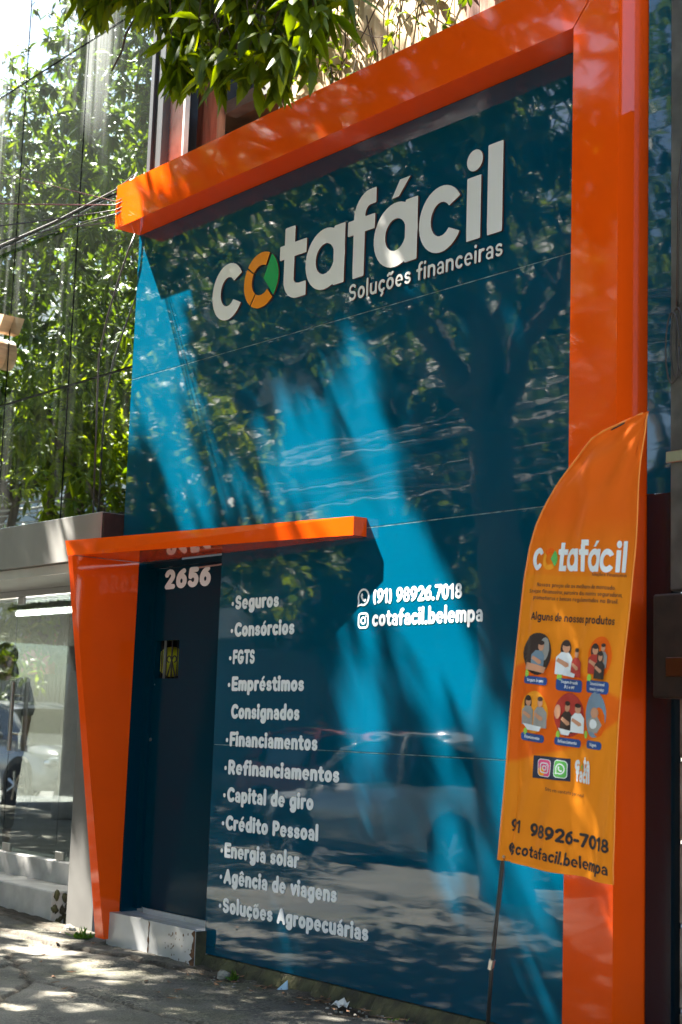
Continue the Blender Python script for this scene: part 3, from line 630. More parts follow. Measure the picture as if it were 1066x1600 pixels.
# ================================================================ NEIGHBOUR (left): mirror-glazed building
nb = thing('glazed_building', 'mirror glazed building with grey fascia and glass door beside the teal shopfront', 'building', (-10, .4, GZ))
def NP(name, m, mb_, smooth=False, parent=nb):
    ob = mb_.build(name, m, None, smooth); ob.parent = parent; ob.matrix_parent_inverse = Matrix.Translation(Vector((10, -.4, -GZ))) if parent == nb else Matrix.Identity(4); return ob
gx = [-8.535, -9.497, -10.483, -11.47, -12.45, -13.44, -14.43, -15.42, -16.41, -17.40, -18.39]; gz = [1.38, 2.40, 3.735, 5.07, 6.4]
for i in range(10):
    for k in range(4):
        NP('window_pane', M['glass'], MB().box(gx[i + 1] + .010, gx[i] - .010, .03, .045, gz[k] + .009, gz[k + 1] - .009))
NP('wall_core', M['black'], MB().box(-18.4, -8.535, .055, 2.5, 1.2, 6.5))
NP('edge_frame', M['blackframe'], MB().box(-8.53, -8.49, -.0, .3, 3.64, 6.4).box(-8.488, -8.40, .02, .05, 3.64, 6.4).box(-8.398, -8.36, .0, .06, 3.64, 6.4))
NP('fascia', M['grey'], MB().box(-18.4, -8.605, -.156, .02, 1.055, 1.367, bev=.003))
NP('fascia_cap', M['meter'], MB().box(-8.604, -8.582, -.15, .02, 1.06, 1.36))
NP('soffit_band', M['ltgrey'], MB().box(-18.4, -8.62, -.12, .42, .985, 1.05))
NP('pilaster', M['grey2'], MB().box(-9.21, -8.86, .10, .5, -1.44, .98, bev=.003))
NP('end_wall', M['grey'], MB().box(-18.38, -14.41, .40, .5, -1.05, .925))
NP('door_track', M['steel'], MB().box(-18.4, -9.22, .40, .45, .93, .98))
# glass doors: leaf edges at x -9.98 and -10.75
dx = [-9.225, -9.97, -10.80, -11.7, -12.6, -13.5, -14.4]
for i in range(6):
    dr = bpy.data.objects.new('glass_door', None); COL.objects.link(dr); dr.location = ((dx[i] + dx[i + 1]) / 2, .43, -1.05); dr.parent = nb; dr.matrix_parent_inverse = Matrix.Translation(Vector((10, -.4, -GZ)))
    di = Matrix.Translation(-Vector(dr.location))
    def q(name, m, mb_):
        o = mb_.build(name, m); o.parent = dr; o.matrix_parent_inverse = di; return o
    q('pane', M['doorglass'], MB().box(dx[i + 1] + .005, dx[i] - .005, .42, .43, -1.05, .925))
    e = dx[i + 1]
    q('patch_fitting', M['steel'], MB().box(e + .01, e + .10, .41, .44, .87, .93, bev=.004)); q('patch_fitting', M['steel'], MB().box(e + .01, e + .12, .41, .44, -1.052, -.99, bev=.004))
    if i == 1: q('handle', M['steel'], MB().tube([(e + .12, .36, -.28), (e + .12, .36, .26)], .018, 10).tube([(e + .12, .36, -.15), (e + .12, .42, -.15)], .01, 8).tube([(e + .12, .36, .15), (e + .12, .42, .15)], .01, 8))
NP('upper_step', M['stepconc'], MB().box(-18.4, -9.22, .38, .8, -1.3, -1.055, bev=.006))
mb = MB().box(-18.4, -9.385, .08, .5, -1.46, -1.21, bev=.008); NP('lower_step', M['stepconc'], mb)
r = random.Random(8); mb = MB()
for i in range(34):
    c = (-9.383 + r.uniform(-.004, .012), .10 + r.uniform(0, .2), GZ + r.uniform(-.02, .20) * r.uniform(.6, 1)); k = len(mb.v); q_ = r.uniform(.012, .032); mb.sphere(c, 1, 7, 5, (q_ * .7, q_, q_ * 1.2))
    for a in range(k, len(mb.v)): mb.v[a] = tuple(c[b] + (mb.v[a][b] - c[b]) * r.uniform(.6, 1.25) for b in range(3))
NP('broken_step_edge', M['moss'], mb)
NP('interior_floor', M['stepconc'], MB().box(-18, -8.6, .8, 6, -1.3, -1.06))
NP('interior_wall', M['shutter'], MB().box(-18, -8.6, 5.0, 5.1, -1.06, 2))
NP('interior_side_wall', M['shutter'], MB().box(-8.66, -8.6, .5, 5, -1.06, 1.2))
NP('interior_ceiling', M['ltgrey'], MB().box(-18, -8.6, .47, 5, .95, .984))
em = bpy.data.materials.new('added_tube_glow'); em.use_nodes = True; p_ = em.node_tree.nodes['Principled BSDF']; p_.inputs['Emission Color'].default_value = (1, .97, .9, 1); p_.inputs['Emission Strength'].default_value = 5.0  # glow of the tube added to brighten the woman indoors
lamp = thing('added_tube_lamp', 'tube lamp added under the ceiling to light the woman inside the glass door', 'lamp', (-10.9, 1.0, .9))  # added lamp that lights the woman behind the glass
o = MB().tube([(-11.9, 1.0, .88), (-9.9, 1.0, .88)], .02, 10).build('tube', em, None, True); o.parent = lamp; o.matrix_parent_inverse = Matrix.Translation(-lamp.location)
o = MB().box(-12, -9.8, .95, 1.05, .905, .94).build('housing', M['ltgrey']); o.parent = lamp; o.matrix_parent_inverse = Matrix.Translation(-lamp.location)
# wooden raised letter of the upper sign, cut by the picture edge
lt = MB()
for k in range(28):
    a0, a1 = 2 * math.pi * k / 28, 2 * math.pi * (k + 1) / 28
    P_ = lambda a, rr, y: (-10.62 + rr * math.cos(a) * .9, y, 2.83 + rr * math.sin(a))
    lt.add([P_(a0, .05, -.06), P_(a1, .05, -.06), P_(a1, .12, -.06), P_(a0, .12, -.06), P_(a0, .05, .03), P_(a1, .05, .03), P_(a1, .12, .03), P_(a0, .12, .03)], [(0, 1, 2, 3), (3, 2, 6, 7), (1, 0, 4, 5)])
lt.hexa([(-10.58, -.06, 2.985), (-10.50, -.06, 2.985), (-10.50, .03, 2.985), (-10.58, .03, 2.985)], [(-10.53, -.06, 3.13), (-10.42, -.06, 3.10), (-10.42, .03, 3.10), (-10.53, .03, 3.13)])
NP('sign_letter', M['woodletter'], lt)

# ================================================================ UPPER TIMBER HOUSE behind the portal beam
th = thing('timber_house', 'old timber upper storey with pale boards behind the orange beam', 'house', (-6.8, .4, 3.6))
def TP(name, m, mb_): ob = mb_.build(name, m); ob.parent = th; ob.matrix_parent_inverse = Matrix.Translation(-th.location); return ob
TP('concrete_column', M['conc'], MB().box(-8.445, -8.205, .08, .12, 3.63, 7))
TP('gallery_post', M['wood_red'], MB().box(-8.30, -8.13, .30, .37, 3.3, 7)); TP('gallery_post', M['wood_dark'], MB().box(-8.42, -8.302, .33, .40, 3.3, 7))
mb = MB()
for i in range(22): z = 3.35 + i * .16; mb.add([(-10.5, 1.5, z), (-6.6, 1.5, z), (-6.6, 1.43, z + .13), (-10.5, 1.43, z + .13)], [(0, 1, 2, 3)])
TP('louvre_wall', M['slat'], mb)
TP('gallery_beam', M['polegrey'], MB().box(-8.1, -7.0, .34, .44, 4.16, 4.25)); TP('gallery_ceiling', M['slat'], MB().box(-9, -6.9, .45, 1.5, 4.26, 4.30))
r = random.Random(12); x = -7.35; i = 0
mbA, mbB = MB(), MB()
while x < -5.62:
    wd = r.uniform(.10, .16); (mbA if r.random() < .5 else mbB).box(x, x + wd - .004, .30 + r.uniform(0, .01), .33, 3.62, 6.0); x += wd
TP('board_wall', M['board'], mbA); TP('board_wall', M['board2'], mbB)
TP('corner_post', M['wood_dark'], MB().box(-5.63, -5.53, .24, .34, 3.5, 6)); TP('corner_post', M['wood_red'], MB().box(-5.527, -5.41, .24, .34, 3.5, 6))
TP('cross_rail', M['wood_red'], MB().hexa([(-7.4, .26, 4.75), (-5.63, .26, 4.22), (-5.63, .3, 4.22), (-7.4, .3, 4.75)], [(-7.4, .26, 4.80), (-5.63, .26, 4.27), (-5.63, .3, 4.27), (-7.4, .3, 4.80)]))
mb = MB()
for i in range(16): x0 = -5.39 + i * .12; mb.tube([(x0, .2, 4.0), (x0, 2.4, 4.7)], .045, 8)
TP('corrugated_roof', M['roof'], mb)
TP('inner_wall', M['dark'], MB().box(-8.5, -4.2, 1.6, 1.7, 3.3, 4.2))
# ================================================================ RIGHT NEIGHBOUR strip
ow = thing('old_block_wall', 'dirty pale block wall at the right edge beside the dark teal strip', 'wall', (-3.4, 0, GZ))
mb = MB(); r = random.Random(4); z = GZ - .05
while z < .22:
    mb.box(-3.99, -2.6, .0, .3, z, z + .335, bev=.01); z += .345
ob = mb.build('blocks', M['brickgrey']); ob.parent = ow; ob.matrix_parent_inverse = Matrix.Translation(-ow.location)
ob = MB().box(-4.0, -2.6, .06, .35, GZ - .1, 2.95).build('backing', M['black']); ob.parent = ow; ob.matrix_parent_inverse = Matrix.Translation(-ow.location)
pp = thing('grey_post', 'tall grey painted post with steel clamp at the right edge', 'post', (-3.93, -.02, GZ))
ob = MB().box(-3.985, -3.80, -.07, .02, .62, 6, bev=.008).build('shaft', M['polegrey']); ob.parent = pp; ob.matrix_parent_inverse = Matrix.Translation(-pp.location)
ob = MB().box(-4.0, -3.79, -.08, -.0705, 1.18, 1.23, bev=.003).build('clamp', M['steel']); ob.parent = pp; ob.matrix_parent_inverse = Matrix.Translation(-pp.location)
mb = MB(); 
for k in range(3): mb.tube([(-3.90 + .03 * math.cos(a) * (1 + .1 * k) - .02 * k, -.10 - .006 * k, 1.72 + .16 * math.sin(a) - .02 * k) for a in np.linspace(0, 2 * math.pi, 24)], .004, 6)
mb.tube([(-3.93, -.09, 1.85), (-3.90, -.12, 2.4), (-3.86, -.1, 2.9), (-3.9, -.1, 3.5)], .006, 6)
tag(mb.build('coiled_cable', M['cable'], None, True), 'grey coiled cable hanging on the post at the right edge', 'cable')
bx = thing('meter_box', 'rusty dark meter box at the right edge below the post', 'meter box', (-3.85, -.1, .3))
ob = MB().box(-4.005, -3.55, -.16, -.002, .16, .60, bev=.008).build('case', M['meter']); ob.parent = bx; ob.matrix_parent_inverse = Matrix.Translation(-bx.location)
ob = MB().box(-3.93, -3.80, -.167, -.161, .25, .33, bev=.002).build('window', M['ambershade']); ob.parent = bx; ob.matrix_parent_inverse = Matrix.Translation(-bx.location)

# ================================================================ FOLIAGE
def np_mesh(name, V, F4, mats, attr=None):
    """V (n,3), F4 (m,4) quads (triangles repeat their last index with -1)"""
    me = bpy.data.meshes.new(name); tri = F4[:, 3] < 0
    cnt = np.where(tri, 3, 4); start = np.concatenate([[0], np.cumsum(cnt)[:-1]]); idx = F4.reshape(-1); idx = idx[idx >= 0]
    me.vertices.add(len(V)); me.vertices.foreach_set('co', V.astype(np.float32).reshape(-1))
    me.loops.add(len(idx)); me.loops.foreach_set('vertex_index', idx.astype(np.int32))
    me.polygons.add(len(F4)); me.polygons.foreach_set('loop_start', start.astype(np.int32))
    me.update(calc_edges=True)
    if attr is not None: a = me.attributes.new('tone', 'FLOAT', 'POINT'); a.data.foreach_set('value', attr.astype(np.float32))
    for m in mats: me.materials.append(m)
    return me
def leaves_mesh(name, centers, m, K=10, L=.17, W=.045, rng=None, droop=.9, tone=None, axis=None):
    rng = rng or np.random.default_rng(1); N = len(centers); n = N * K
    c = np.repeat(centers, K, 0); tn = np.repeat(rng.random(N) if tone is None else tone, K) * .55 + rng.random(n) * .45
    tn = np.where(rng.random(n) < .04, 1.3, tn)
    ax = rng.normal(0, 1, (N, 3)) * [1, 1, .45] if axis is None else axis; ax /= np.linalg.norm(ax, axis=1)[:, None]; ax = np.repeat(ax, K, 0)
    d = rng.normal(0, 1, (n, 3)); d = d + ax * .9; d /= np.linalg.norm(d, axis=1)[:, None]
    ln = L * rng.uniform(.6, 1.25, n)[:, None]; wd = W * rng.uniform(.7, 1.2, n)[:, None]
    base = c - ax * L * .5 * rng.random(n)[:, None]
    down = np.array([0, 0, -1.0])
    d1 = d + down * droop * .35; d1 /= np.linalg.norm(d1, axis=1)[:, None]; d2 = d1 + down * droop * .8; d2 /= np.linalg.norm(d2, axis=1)[:, None]
    s = np.cross(d1, rng.normal(0, .35, (n, 3)) + down); s /= np.maximum(np.linalg.norm(s, axis=1)[:, None], 1e-6); up = np.cross(s, d1)
    p1 = base + d1 * ln * .33; p2 = p1 + (d1 + d2) * .5 * ln * .33; p3 = p2 + d2 * ln * .38
    fold = .22
    pts = np.stack([base, p1 - s * wd * .46 + up * wd * fold, p1, p1 + s * wd * .46 + up * wd * fold, p2 - s * wd * .42 + up * wd * fold, p2, p2 + s * wd * .42 + up * wd * fold, p3], 1).reshape(-1, 3)
    q = np.array([[0, 2, 1, -1], [0, 3, 2, -1], [1, 2, 5, 4], [2, 3, 6, 5], [4, 5, 7, -1], [5, 6, 7, -1]])
    o = (np.arange(n) * 8)[:, None, None]; F = np.where(q[None] >= 0, q[None] + o, -1).reshape(-1, 4)
    me = np_mesh(name, pts, F, [m], np.repeat(tn, 8)); return me
def link(name, me, parent=None):
    o = bpy.data.objects.new(name, me); COL.objects.link(o)
    if parent: o.parent = parent; o.matrix_parent_inverse = Matrix.Translation(-Vector(parent.location))
    return o
def limb(a, b, r0, r1, n=9, wob=.12, seed=0, sag=0):
    rr = random.Random(seed); a, b = Vector(a), Vector(b); out = []; L_ = (b - a).length
    for i in range(n + 1):
        t = i / n; p = a.lerp(b, t); k = math.sin(math.pi * t)
        out.append(p + Vector((rr.uniform(-wob, wob) * k, rr.uniform(-wob, wob) * k, rr.uniform(-wob, wob) * k * .6 - sag * k)))
    return out, [r0 + (r1 - r0) * i / n for i in range(n + 1)]
def in_view(P, mx=40):
    d = P - np.array(CAM); f = d @ np.array(FWD); u = 2323.6 * (d @ np.array(RIGHT)) / f; v = 2323.6 * (d @ np.array(DOWN)) / f
    return (f > 0) & (np.abs(u) < 533 + mx) & (np.abs(v) < 800 + mx)

# ---- the mango tree on the pavement: its crown shades the shopfront
# gaps in the crown, as the streaks of sun they let through onto the wall (x, z)-(x, z), radius
GAPS = [(-8.5, 3.3, -8.5, 2.25, .22), (-8.3, 3.35, -7.6, 3.0, .22), (-8.03, 2.8, -8.19, 2.38, .18), (-8.33, 2.18, -7.54, 1.17, .12), (-7.45, 1.68, -7.18, 1.22, .06), (-7.5, 2.95, -7.16, 2.36, .07), (-7.01, 2.41, -6.89, 2.16, .06),
        (-7.05, 2.06, -6.37, 1.18, .095), (-6.71, 2.12, -6.51, 1.79, .07), (-6.36, 2.06, -5.94, 1.28, .10), (-5.94, 1.28, -5.50, .60, .09), (-6.14, 1.02, -5.80, .66, .08), (-6.11, .46, -5.88, .02, .05), (-5.65, .45, -5.45, .19, .05),
        (-5.42, .61, -5.18, .13, .03), (-6.09, -.05, -5.87, -.38, .06), (-5.14, .13, -4.7, -.97, .03), (-5.44, -.13, -5.26, -.8, .06), (-6.68, -1.22, -6.62, -1.35, .04), (-7.0, 1.40, -6.75, 1.15, .07),
        (-7.9, .6, -7.7, -.3, .16), (-8.9, .9, -8.7, .1, .14), (-9.4, -.6, -9.0, -1.5, .2), (-8.4, -2.1, -8.0, -2.6, .16), (-9.2, -2.2, -8.8, -3.0, .2), (-7.6, -2.6, -7.2, -3.2, .16), (-6.6, -2.9, -6.2, -3.4, .15), (-8.2, -3.6, -7.8, -4.2, .2), (-7.0, -4.0, -6.5, -4.6, .2), (-9.6, -1.9, -9.5, -2.4, .15)]
def gap_dist(X, Z):
    D = np.full(X.shape, 9.0)
    for a, b, c, d, rr in GAPS:
        vx, vy = c - a, d - b; t = np.clip(((X - a) * vx + (Z - b) * vy) / (vx * vx + vy * vy), 0, 1)
        D = np.minimum(D, np.hypot(X - a - vx * t, Z - b - vy * t) - rr)
    return D
rg = np.random.default_rng(21)
KX, KY = -SUN.x / SUN.z, -SUN.y / SUN.z     # wall shift per metre of height
n = 7800
X = rg.uniform(-9.9, -1.9, n); Z = rg.uniform(-6.5, 5.2, n); y = -rg.uniform(1.35, 4.6, n); s = -y / KY
keep = gap_dist(X, Z) > .115
keep &= ~((X < -7.6) & (Z > 1.9))            # the open side of the crown
keep &= rg.random(n) < np.where(Z < -1.6, np.where(X > -4.6, 1.0, .74), np.where(Z > 3.8, .15, 1.0))
P = np.stack([X - KX * s, y, Z + s], 1)
keep &= (P[:, 2] > 3.4) & (P[:, 2] < 13.5) & ~in_view(P, 120)
Pcrown = P[keep]
# sparse outer sprays: the leafy fringe whose shadow dapples the lit patches
n2 = 240; X = rg.uniform(-8.0, -6.6, n2); Z = rg.uniform(2.1, 3.6, n2); y = -rg.uniform(1.3, 3.4, n2); s = -y / KY
P2 = np.stack([X - KX * s, y, Z + s], 1); P2 = P2[~in_view(P2, 120) & (gap_dist(X, Z) > -.02) & (X > -7.75)]
n3 = 3000; P3 = np.stack([rg.uniform(-13, 4, n3), -rg.uniform(4.6, 10.5, n3), rg.uniform(3.9, 7.6, n3)], 1); P3 = P3[~in_view(P3, 120)]  # unseen leaf cover over the road, added to cut sky and bounce light
n4 = 1200; X = rg.uniform(-4.2, -2.3, n4); Z = rg.uniform(-2.9, .1, n4); y = -rg.uniform(1.8, 4.5, n4); s = -y / KY  # extra leaves added along the sun rays to keep the flag shaded
P4 = np.stack([X - KX * s, y, Z + s], 1); P4 = P4[(P4[:, 2] > 3.2) & ~in_view(P4, 120)]
n5 = 560; X = rg.uniform(-12.0, -9.1, n5); Z = rg.uniform(-3.6, .15, n5); y = -rg.uniform(1.8, 3.4, n5); s = -y / KY  # extra leaves added to take the sun off the left steps
P5 = np.stack([X - KX * s, y, Z + s], 1); P5 = P5[(P5[:, 2] > 3.0) & ~in_view(P5, 120) & (gap_dist(X, Z) > .1)]
tree = thing('mango_tree', 'mango tree whose leafy branch hangs into the top of the picture over the orange beam', 'tree', (-9.0, -4.25, GZ))
mb = MB(); T0 = Vector((-9.0, -4.25, GZ)); fork = Vector((-9.15, -4.1, 2.6))
pts, rs = limb(T0, fork, .24, .19, 8, .05, 1); mb.tube(pts, rs, 14)
TRUNK = mb.build('trunk', M['bark'], None, True); TRUNK.parent = tree; TRUNK.matrix_parent_inverse = Matrix.Translation(-tree.location)
mb = MB(); ends = []
for k, (e, r0) in enumerate([((-11.0, -2.6, 6.5), .13), ((-9.2, -3.4, 8.5), .14), ((-7.5, -4.4, 6.2), .12), ((-12.5, -3.8, 6.8), .11), ((-8.6, -2.2, 6.4), .11), ((-10.5, -5.5, 7.0), .11), ((-6.2, -3.2, 5.6), .09)]):
    pts, rs = limb(fork, e, r0, .035, 9, .18, 30 + k); mb.tube(pts, rs, 8); ends.append(pts)
rr = random.Random(9)
for pts in ends:
    for _ in range(7):
        a = pts[rr.randint(3, 9)]; tgt = Pcrown[rr.randrange(len(Pcrown))]; tgt = Vector(tgt)
        if (tgt - a).length < 4 and not in_view(np.array([tgt[:], a.lerp(tgt, .5)[:]]), 60).any():
            q, rs = limb(a, tgt, .03, .008, 6, .1, rr.randint(0, 999)); mb.tube(q, rs, 5)
# the limb that carries the branch in view
BR = [(-6.954, 3.958), (-6.788, 3.73), (-6.406, 3.539), (-5.976, 3.47), (-5.872, 3.283), (-5.782, 3.023), (-5.615, 2.859), (-5.427, 2.784), (-5.328, 2.815), (-5.049, 2.638), (-4.96, 2.699), (-4.826, 2.714), (-4.609, 2.7), (-4.445, 2.78), (-4.38, 2.88), (-4.30, 3.0), (-4.223, 3.133), (-6.973, 4.116)]
def inside(px, pz, poly):
    c = False; j = len(poly) - 1
    for i in range(len(poly)):
        if (poly[i][1] > pz) != (poly[j][1] > pz) and px < (poly[j][0] - poly[i][0]) * (pz - poly[i][1]) / (poly[j][1] - poly[i][1]) + poly[i][0]: c = not c
        j = i
    return c
hub = Vector((-5.0, -1.75, 3.45))
q, rs = limb((-7.5, -3.2, 5.4), hub, .05, .018, 8, .08, 77, -.15); mb.tube(q, rs, 7)
sprays = []; tw = MB()
rr = random.Random(31); tips = []
while len(tips) < 185:
    x, z = rr.uniform(-7.0, -4.1), rr.uniform(2.6, 4.1)
    if x < -4.55 and inside(x, z - .085, BR) and inside(x, z, BR): 
        yy = rr.uniform(-.16, .16); k = (yy) / 3.65
        tips.append((x * (1 + k * -0), -1.6 + yy, z))
for x, yy, z in tips:
    if rr.random() < .45:
        st = Vector((x + rr.uniform(-.1, .35), yy + rr.uniform(-.1, .1), z + rr.uniform(.25, .5)))
        q, rs = limb(st, (x, yy, z), .006, .0025, 5, .03, rr.randint(0, 9999)); tw.tube(q, rs, 4)
for a, b in (((-5.35, -1.62, 3.9), (-5.42, -1.6, 3.05)), ((-5.0, -1.7, 3.7), (-5.2, -1.62, 2.95)), ((-4.9, -1.7, 3.5), (-4.62, -1.6, 2.9)), ((-6.2, -1.7, 4.1), (-5.9, -1.6, 3.5)), ((-5.6, -1.65, 3.8), (-6.35, -1.58, 3.28)), ((-5.0, -1.66, 3.3), (-5.62, -1.6, 2.95))):
    q, rs = limb(a, b, .011, .004, 8, .04, rr.randint(0, 999)); tw.tube(q, rs, 6)
tips = np.array(tips)
ob = mb.build('limbs', M['bark'], None, True); ob.parent = tree; ob.matrix_parent_inverse = Matrix.Translation(-tree.location)
ob = tw.build('twigs', M['twig'], None, True); ob.parent = tree; ob.matrix_parent_inverse = Matrix.Translation(-tree.location)
PA = np.concatenate([Pcrown, P2, P3, P4, P5]); hh = PA[:, 2] - 3.25; bx_ = PA[:, 0] + KX * hh; by_ = PA[:, 1] + KY * hh     # let the sun reach the low branch
PA = PA[~((bx_ > -7.1) & (bx_ < -4.9) & (by_ > -2.0) & (by_ < -1.2) & (rg.random(len(PA)) < .85))]
link('crown', leaves_mesh('crown', PA, M['leaf'], 11, .19, .05, np.random.default_rng(5)), tree)
axd = np.tile([[.1, 0, -1.0]], (len(tips), 1)) + np.random.default_rng(8).normal(0, .45, (len(tips), 3))
link('foliage', leaves_mesh('foliage', tips, M['leafb'], 8, .165, .052, np.random.default_rng(6), droop=1.1, axis=axd), tree)

# ---- street trees mirrored in glazing and shopfront gloss, plus two unseen sky blockers
def street_tree(label, base, height, R, nclust, seed, m, K=9, L=.2, low=.38):
    t = thing('street_tree', label, 'tree', base, 'trees along the street'); b = Vector(base); r = random.Random(seed); g = np.random.default_rng(seed)
    mb = MB(); fk = b + Vector((r.uniform(-.3, .3), r.uniform(-.3, .3), height * .30)); q, rs = limb(b, fk, .26, .2, 8, .06, seed); mb.tube(q, rs, 12)
    ob = mb.build('trunk', M['bark'], None, True); ob.parent = t; ob.matrix_parent_inverse = Matrix.Translation(-b)
    mb = MB(); lobes = []
    for k in range(11):
        a = 2 * math.pi * k / 11 + r.uniform(-.3, .3); rad = R * r.uniform(.25, .8); e = b + Vector((rad * math.cos(a), rad * math.sin(a), height * r.uniform(low + .08, .92)))
        lobes.append((np.array(e), R * r.uniform(.30, .48))); q, rs = limb(fk, e, .13, .03, 8, .3, seed + k); mb.tube(q, rs, 7)
        for _ in range(3):
            s0 = q[r.randint(3, 7)]; e2 = s0 + Vector((r.uniform(-1, 1), r.uniform(-1, 1), r.uniform(-.2, .9))) * R * .35; q2, r2 = limb(s0, e2, .04, .01, 5, .1, seed + 50 + k); mb.tube(q2, r2, 5)
    ob = mb.build('limbs', M['bark'], None, True); ob.parent = t; ob.matrix_parent_inverse = Matrix.Translation(-b)
    C = []
    for c, rd in lobes:
        n = nclust // 11; v = g.normal(0, 1, (n, 3)); v /= np.linalg.norm(v, axis=1)[:, None]; v *= (g.random(n) ** .45)[:, None] * rd * [1.15, 1.15, .8]; C.append(c + v)
    C = np.concatenate(C); C = C[C[:, 2] > b.z + height * (low - .05)]; C = C[~in_view(C, 100)]
    link('crown', leaves_mesh('crown', C, m, K, L, L * .27, g), t)
street_tree('big leafy tree on the near kerb, mirrored in the upper glazing', (-21.4, -4.4, GZ), 12, 4.6, 2400, 101, M['leaf2'], 9, .24, .31)
street_tree('low bushy tree on the near kerb mirrored above the grey fascia', (-15.7, -4.5, GZ), 6.0, 2.2, 1100, 121, M['leaf3'], 9, .22, .38)
street_tree('second low bushy tree on the near kerb, further from the shopfront', (-18.6, -4.7, GZ), 6.8, 2.4, 1200, 123, M['leaf3'], 9, .22, .34)
street_tree('leafy tree across the road in front of the white block', (-27.5, -13.6, GZ), 18, 5.6, 3600, 103, M['leaf2'], 8, .32, .13)
street_tree('leafy tree across the road between the two pale buildings', (-20.5, -13.8, GZ), 12, 4.8, 2200, 105, M['leaf'], 8, .32, .13)
street_tree('leafy tree across the road nearest the shopfront reflection', (-14.0, -13.6, GZ), 12, 4.6, 1600, 107, M['leaf'], 8, .32, .13)
street_tree('unseen leafy tree added behind the viewpoint to block sky light', (-4.0, -11.5, GZ), 11, 5.0, 900, 111, M['leaf'], 8, .34, .26)  # out of view, added to darken the ambient light
street_tree('unseen leafy kerb tree added right of the shopfront to block sky light', (3.4, -6.8, GZ), 11, 4.8, 1300, 113, M['leaf'], 8, .34, .26)  # out of view, added to block sky on the right
street_tree('leafy tree far down the road on the kerb', (-31.0, -4.8, GZ), 12, 4.6, 1900, 109, M['leaf2'], 8, .32, .13)

# ---- dry creeper over the pale boards
vn = thing('creeper', 'straggling dry creeper with small leaves over the pale boards', 'plant', (-6.6, .2, 3.7))
mb = MB(); rr = random.Random(17); vl = []
for k in range(46):
    p = Vector((rr.uniform(-7.3, -5.5), .2 + rr.uniform(-.06, .05), rr.uniform(4.1, 5.2))); d = Vector((rr.uniform(-.5, .5), 0, -1)); pts = [p.copy()]
    for i in range(rr.randint(6, 12)):
        d += Vector((rr.uniform(-.6, .6), rr.uniform(-.15, .15), rr.uniform(-.35, .35))); d.normalize(); p = p + d * .09; p.y = min(.28, max(.08, p.y)); pts.append(p.copy())
        if rr.random() < .38: vl.append(tuple(p))
    mb.tube(pts, [.005 - .0035 * i / len(pts) for i in range(len(pts))], 4)
ob = mb.build('stems', M['twig']); ob.parent = vn; ob.matrix_parent_inverse = Matrix.Translation(-vn.location)
vl += [(rr.gauss(-7.0, .22), .2, rr.gauss(4.35, .25)) for _ in range(110)]
link('leaves', leaves_mesh('leaves', np.array(vl), M['leaf2'], 3, .06, .03, np.random.default_rng(4), tone=np.random.default_rng(3).random(len(vl)) * .8 + .5), vn)

# ================================================================ FEATHER FLAG
FO = Vector((-4.47, -.6, -.528)); TH = -.083; FX = Vector((math.cos(TH), 0, math.sin(TH))); FZ = Vector((-math.sin(TH), 0, math.cos(TH)))
LT = [(-.012, 0.0), (.125, .002), (.312, .008), (.499, .013), (.688, .015), (.9, .023), (1.087, .029), (1.201, .034), (1.315, .047), (1.407, .073), (1.499, .114), (1.588, .166), (1.661, .238), (1.72, .30), (1.782, .39), (1.822, .48), (1.851, .569), (1.866, .642)]
RT = [(0, .616), (.226, .614), (.364, .613), (.502, .613), (.635, .608), (.845, .605), (1.056, .602), (1.217, .598), (1.33, .602), (1.444, .605), (1.558, .608), (1.686, .619), (1.793, .637), (1.866, .646)]
lt_, ls_ = zip(*LT); rt_, rs_ = zip(*RT)
def cloth_y(s, t):
    s = np.asarray(s, float); t = np.asarray(t, float)
    y = .010 * np.sin(s * 17 + t * 3.0) * np.clip((s - .05) * 4, 0, 1) + .006 * np.sin(s * 41 - t * 7 + 1) + .008 * np.sin(t * 5 + s * 3)
    y += .012 * np.exp(-((s - np.interp(t, lt_, ls_) - .055 - .01 * np.sin(t * 9)) / .014) ** 2) * np.clip(1.5 - t, .2, 1)      # fold beside the pole sleeve
    k = np.clip((t - 1.15) / .7, 0, 1)
    y += k * .03 * np.clip(np.hypot(1.87 - t, .66 - s), 0, .5) * np.sin((np.arctan2(1.87 - t, .66 - s)) * 17)
    y += .010 * np.exp(-(t / .05) ** 2) * np.sin(s * 33)
    return -.6 + y
def cloth_pt(s, t, off=0.0): p = FO + FX * float(s) + FZ * float(t); return (p.x, float(cloth_y(s, t)) - off, p.z)
flag = thing('feather_flag', 'orange feather flag with printed pictures on a thin black pole in front of the column', 'flag', (-4.52, -.6, GZ))
finv = Matrix.Translation(-Vector(flag.location))
nt_, ns_ = 170, 64; V = []; amb = []
for j in range(nt_ + 1):
    t0 = j / nt_
    for i in range(ns_ + 1):
        u = i / ns_; tb = -.011 + .012 * u if j == 0 else None
        t = t0 * 1.866 + (1 - t0) * (-.011 + .012 * u + .003 * math.sin(u * 11))
        a = np.interp(t, lt_, ls_); b = np.interp(t, rt_, rs_); s_ = a + (b - a) * u + (.008 * math.sin(t * 6) * (u > .9))
        V.append(cloth_pt(s_, t)); low = np.interp(s_, [0, .17, .42, .5, .6], [.40, .447, .515, .56, .635]); up = np.interp(s_, [0, .12, .29, .39, .49, .6], [.80, .84, .857, .807, .765, .72])
        amb.append(float(np.clip(.5 + max((low - t), min(t - up, (1.30 - t) * .5)) * 60, 0, 1)) if t < 1.2 else float(np.clip((1.45 - t) / .3, 0, 1)) * .9)
F = [(j * (ns_ + 1) + i, j * (ns_ + 1) + i + 1, (j + 1) * (ns_ + 1) + i + 1, (j + 1) * (ns_ + 1) + i) for j in range(nt_) for i in range(ns_)]
me = bpy.data.meshes.new('banner_cloth'); me.from_pydata(V, [], F); me.update(); me.polygons.foreach_set('use_smooth', [True] * len(F))
